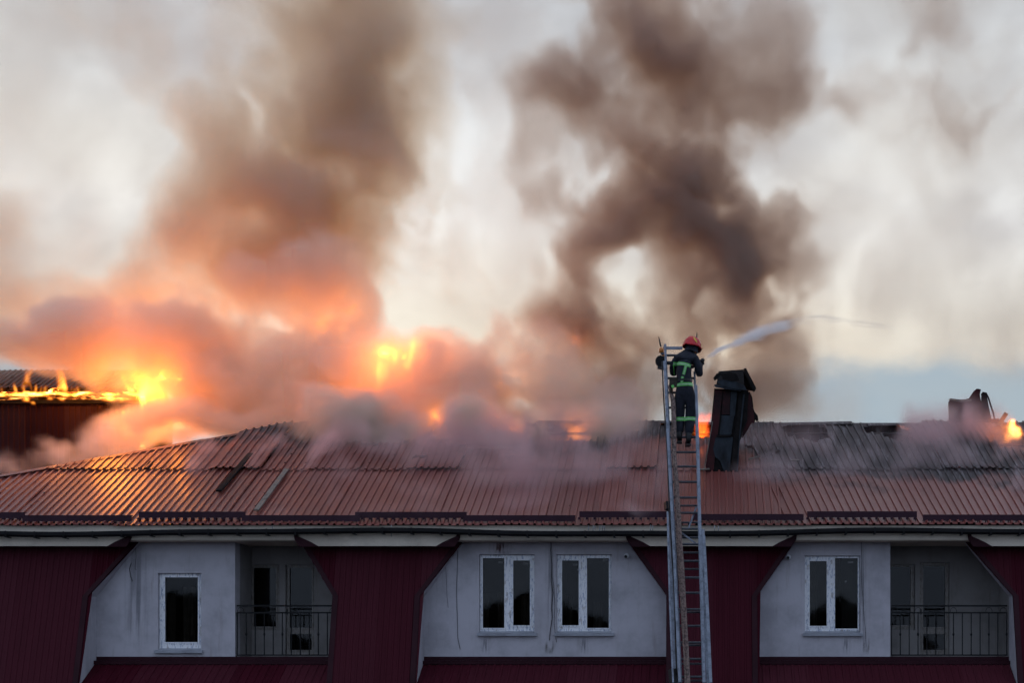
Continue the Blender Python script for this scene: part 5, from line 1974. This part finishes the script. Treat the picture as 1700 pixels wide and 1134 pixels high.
# emissive haze added inside the smoke to imitate its orange firelit glow
m_glow_haze = flame_mat("painted_glow_haze", 2.4, dens=0.25, col=((1.0, 0.13, 0.006), (1.0, 0.20, 0.012), (1.0, 0.30, 0.03)))
bl = [(px, py, y, rx, rz, ry, a, wgt) for px, py, y, rx, rz, ry, a, wgt in
      ((255, 650, 8.6, 44, 50, .7, 0, 1.0), (225, 620, 8.8, 36, 34, .6, 0, .8), (300, 670, 8.2, 46, 40, .7, 0, .8), (250, 585, 8.6, 40, 36, .6, 0, .5), (330, 620, 8.4, 50, 50, .6, 0, .45),
       (660, 605, 7.0, 60, 34, .5, 0, .8), (730, 600, 7.0, 50, 22, .5, 0, .55), (630, 690, 6.2, 60, 34, .45, 0, .75), (555, 500, 8.6, 44, 70, .6, 10, .42), (560, 590, 8.0, 50, 50, .6, 0, .35),
       (780, 600, 7.0, 40, 18, .4, 0, .4), (880, 590, 7.6, 40, 40, .5, 0, .22))]
lo, hi = box(150, 960, 400, 760, 5.6, 9.8)
ob = smoke_body("painted_glow_haze", m_glow_haze, lo, hi, 0.11, bl, 27, warp=0.35, cell=0.9, grain=0.9, cut=0.12, octaves=5, soft=1.0)
tag(ob, "soft orange emissive haze added for firelight inside the smoke at the left and middle", "fire", kind="stuff")
# red fire behind the ladder
bl = [(px, py, 4.7, rx, rz, .25, a, wgt) for px, py, rx, rz, a, wgt in
      ((1170, 722, 10, 17, 0, 1.6), (1164, 706, 5, 16, 6, 1.1), (1174, 702, 4, 14, -8, 1.0), (1165, 732, 8, 10, 0, 1.2), (1140, 738, 14, 9, 0, 1.0), (1134, 715, 4, 12, 0, .6), (1052, 724, 2.5, 10, 5, 1.3), (1168, 700, 7, 12, 0, .7))]
lo, hi = box(1030, 1200, 670, 760, 4.2, 5.2)
ob = flame_body("red_flames", M_FIRE_DIM, lo, hi, 0.045, bl, 23, warp=0.07, cell=0.4, grain=0.4, cut=0.2, octaves=3)
tag(ob, "deep red fire glowing low between the ladder and the vent shaft", "fire", kind="stuff")
# right fire
bl = [(px, py, 4.3, rx, rz, .22, a, wgt) for px, py, rx, rz, a, wgt in
      ((1680, 706, 7, 10, -20, 1.2), (1688, 716, 9, 8, 0, 1.6), (1674, 722, 8, 8, 0, .9), (1690, 726, 6, 5, 0, 1.0), (1670, 732, 5, 6, 0, .6),
       (1505, 709, 14, 3, -6, .7), (1492, 716, 7, 3, 0, .35), (1312, 716, 5, 8, 0, .3))]
lo, hi = box(1290, 1720, 680, 750, 4.0, 4.7)
ob = flame_body("right_flames", flame_mat("orange_flame", 9.0, dens=.4), lo, hi, 0.045, bl, 24, warp=0.09, cell=0.3, grain=0.9, cut=0.2, octaves=4)
tag(ob, "small orange fire at the right end of the ridge beside the wrecked vent", "fire", kind="stuff")

# ------------------------------------------------------------------ thin steam over the roof slope
def rf(px, py, up=0.25):
    k = (HY - py) / F_PX
    y = (EAVE_Z - EYE - SLOPE * EAVE_Y - k * DIST) / (k - SLOPE)
    return y - 0.25 * up


m_steam = smoke_mat("roof_steam", (0.70, 0.57, 0.58), (0.10, 0.28, 0.28), 1.7, aniso=0.1)
bl = []
for px, py, rx, rz, a, wgt in ((600, 740, 60, 26, 30, .55), (560, 790, 60, 30, 40, .35), (540, 830, 40, 20, 40, .25), (720, 770, 70, 34, 40, .5), (690, 810, 60, 24, 30, .35),
                               (820, 740, 100, 38, 0, 1.2), (850, 790, 80, 40, 30, .8), (880, 825, 60, 22, 0, .45), (930, 745, 90, 40, -20, 1.2), (980, 790, 80, 30, 0, .7), (740, 740, 90, 36, 10, .9),
                               (1000, 735, 50, 30, -30, .6), (1060, 770, 50, 36, 0, .4), (1050, 820, 60, 22, 0, .35), (1090, 800, 40, 40, 0, .3),
                               (1290, 790, 50, 26, 0, .5), (1270, 740, 50, 30, 0, .35), (1360, 745, 50, 30, 10, .45), (1430, 760, 60, 24, 0, .4), (1480, 745, 50, 24, 20, .45),
                               (1540, 735, 60, 30, 10, 1.0), (1590, 728, 70, 34, 0, 1.4), (1615, 712, 44, 30, 0, 1.6), (1645, 735, 44, 30, 0, 1.2), (1605, 688, 40, 24, 0, 1.4), (1560, 760, 70, 24, 0, .6), (1400, 775, 90, 20, 0, .5),
                               (1680, 760, 18, 34, 10, .9), (1690, 800, 14, 22, 10, .5), (1650, 770, 30, 20, 0, .4), (1480, 790, 60, 20, 0, .25), (1700, 740, 30, 30, 0, .7),
                               (325, 775, 9, 16, 15, .8), (345, 750, 13, 20, 22, .7), (424, 775, 6, 14, 15, .9), (436, 752, 9, 18, 20, .8), (455, 735, 8, 14, 30, .8),
                               (508, 778, 6, 20, 34, 1.5), (526, 752, 10, 24, 28, 1.4), (545, 735, 14, 20, 0, .7), (235, 800, 16, 12, 0, .2), (30, 770, 40, 12, 0, .4),
                               (700, 850, 90, 14, 0, .22), (480, 858, 60, 12, 0, .15), (1000, 856, 60, 12, 0, .3), (1060, 850, 50, 16, 0, .35)):
    yy = rf(px, min(py, 850), 1.6)
    bl.append((px, py, yy, rx, rz * 1.15, .42, -a, wgt))
lo = (P(-60, 870, 0).x, -0.9, 11.6)
hi = (P(1740, 650, 4).x + .6, 5.4, 15.4)
ob = smoke_body("roof_steam", m_steam, lo, hi, 0.085, bl, 31, warp=0.22, cell=0.7, grain=0.95, cut=0.07, octaves=5, soft=1.0, stretch=(.8, 1.6, 1.3))
tag(ob, "thin mauve steam drifting over the ribbed roof slope", "steam", kind="stuff")

# steam in front of the wing at far left
m_puff = smoke_mat("wing_steam", (0.92, 0.90, 0.90), (0.05, 0.09, 0.09), 2.0, aniso=0.1)
bl = [(px, py, 7.5, rx, rz, .7, a, wgt) for px, py, rx, rz, a, wgt in
      ((200, 715, 42, 26, 0, 1.2), (235, 700, 30, 26, 0, .8), (185, 740, 50, 20, 0, 1.0), (120, 765, 60, 12, 0, .6), (75, 745, 20, 22, 0, .30), (85, 722, 16, 12, 0, .22),
       (102, 745, 14, 24, -10, .6), (30, 775, 40, 14, 0, .5), (260, 725, 50, 22, 0, 1.1), (320, 712, 40, 14, 0, 1.0), (10, 760, 30, 20, 0, .15))]
lo, hi = box(-60, 420, 650, 810, 6.5, 8.6)
ob = smoke_body("wing_steam", m_puff, lo, hi, 0.07, bl, 33, warp=0.22, cell=0.7, grain=0.8, cut=0.12, octaves=5)
tag(ob, "pinkish white steam puffs below the burning eaves at far left", "steam", kind="stuff")

# ------------------------------------------------------------------ the water jet
m_jet = smoke_mat("water_jet", (0.97, 0.97, 0.97), (0.0, 0.0, 0.0), 7.5, aniso=0.3)
bl = []
arc = [(1168, 596), (1180, 590), (1195, 582), (1212, 573), (1232, 563.5), (1255, 555), (1280, 548), (1305, 543)]
for i, (px, py) in enumerate(arc):
    t = i / (len(arc) - 1)
    ang = 28 - 14 * t
    bl.append((px, py, -4.95 + 1.4 * t, 12 + 8 * t, 2.5 + 9.0 * t, .04 + .12 * t, ang, 1.7 * (1 - t) ** 1.2 + .09))
    if i < len(arc) - 1:
        qx, qy = arc[i + 1]
        bl.append(((px + qx) / 2, (py + qy) / 2, -4.95 + 1.4 * (t + .07), 12 + 8 * t, 1.5 + 6.5 * t, .03 + .12 * t, ang, 1.5 - .9 * t))
for i in range(12):
    px = 1300 + i * 17
    py = 547 - 21 * math.sin(math.pi * min(1, (i + 2) / 15.0)) + (i / 11.0) ** 2 * 8
    bl.append((px, py, -3.4 + .1 * i, 20, 2.0, .08, 10 - 2.4 * i, .5 * (1 - i / 12) ** .6))
    bl.append((px, py + 8 - .3 * i, -3.4 + .1 * i, 20, 1.6, .08, 8 - 1.6 * i, .38 * (1 - i / 12) ** .6))
lo, hi = box(1150, 1520, 505, 615, -5.2, -2.0)
ob = smoke_body("water_jet", m_jet, lo, hi, 0.022, bl, 41, warp=0.035, cell=0.22, grain=0.9, cut=0.08, octaves=4, stretch=(3, 1, .5))
tag(ob, "white water jet arcing right from the firefighter's nozzle", "water jet", kind="stuff")
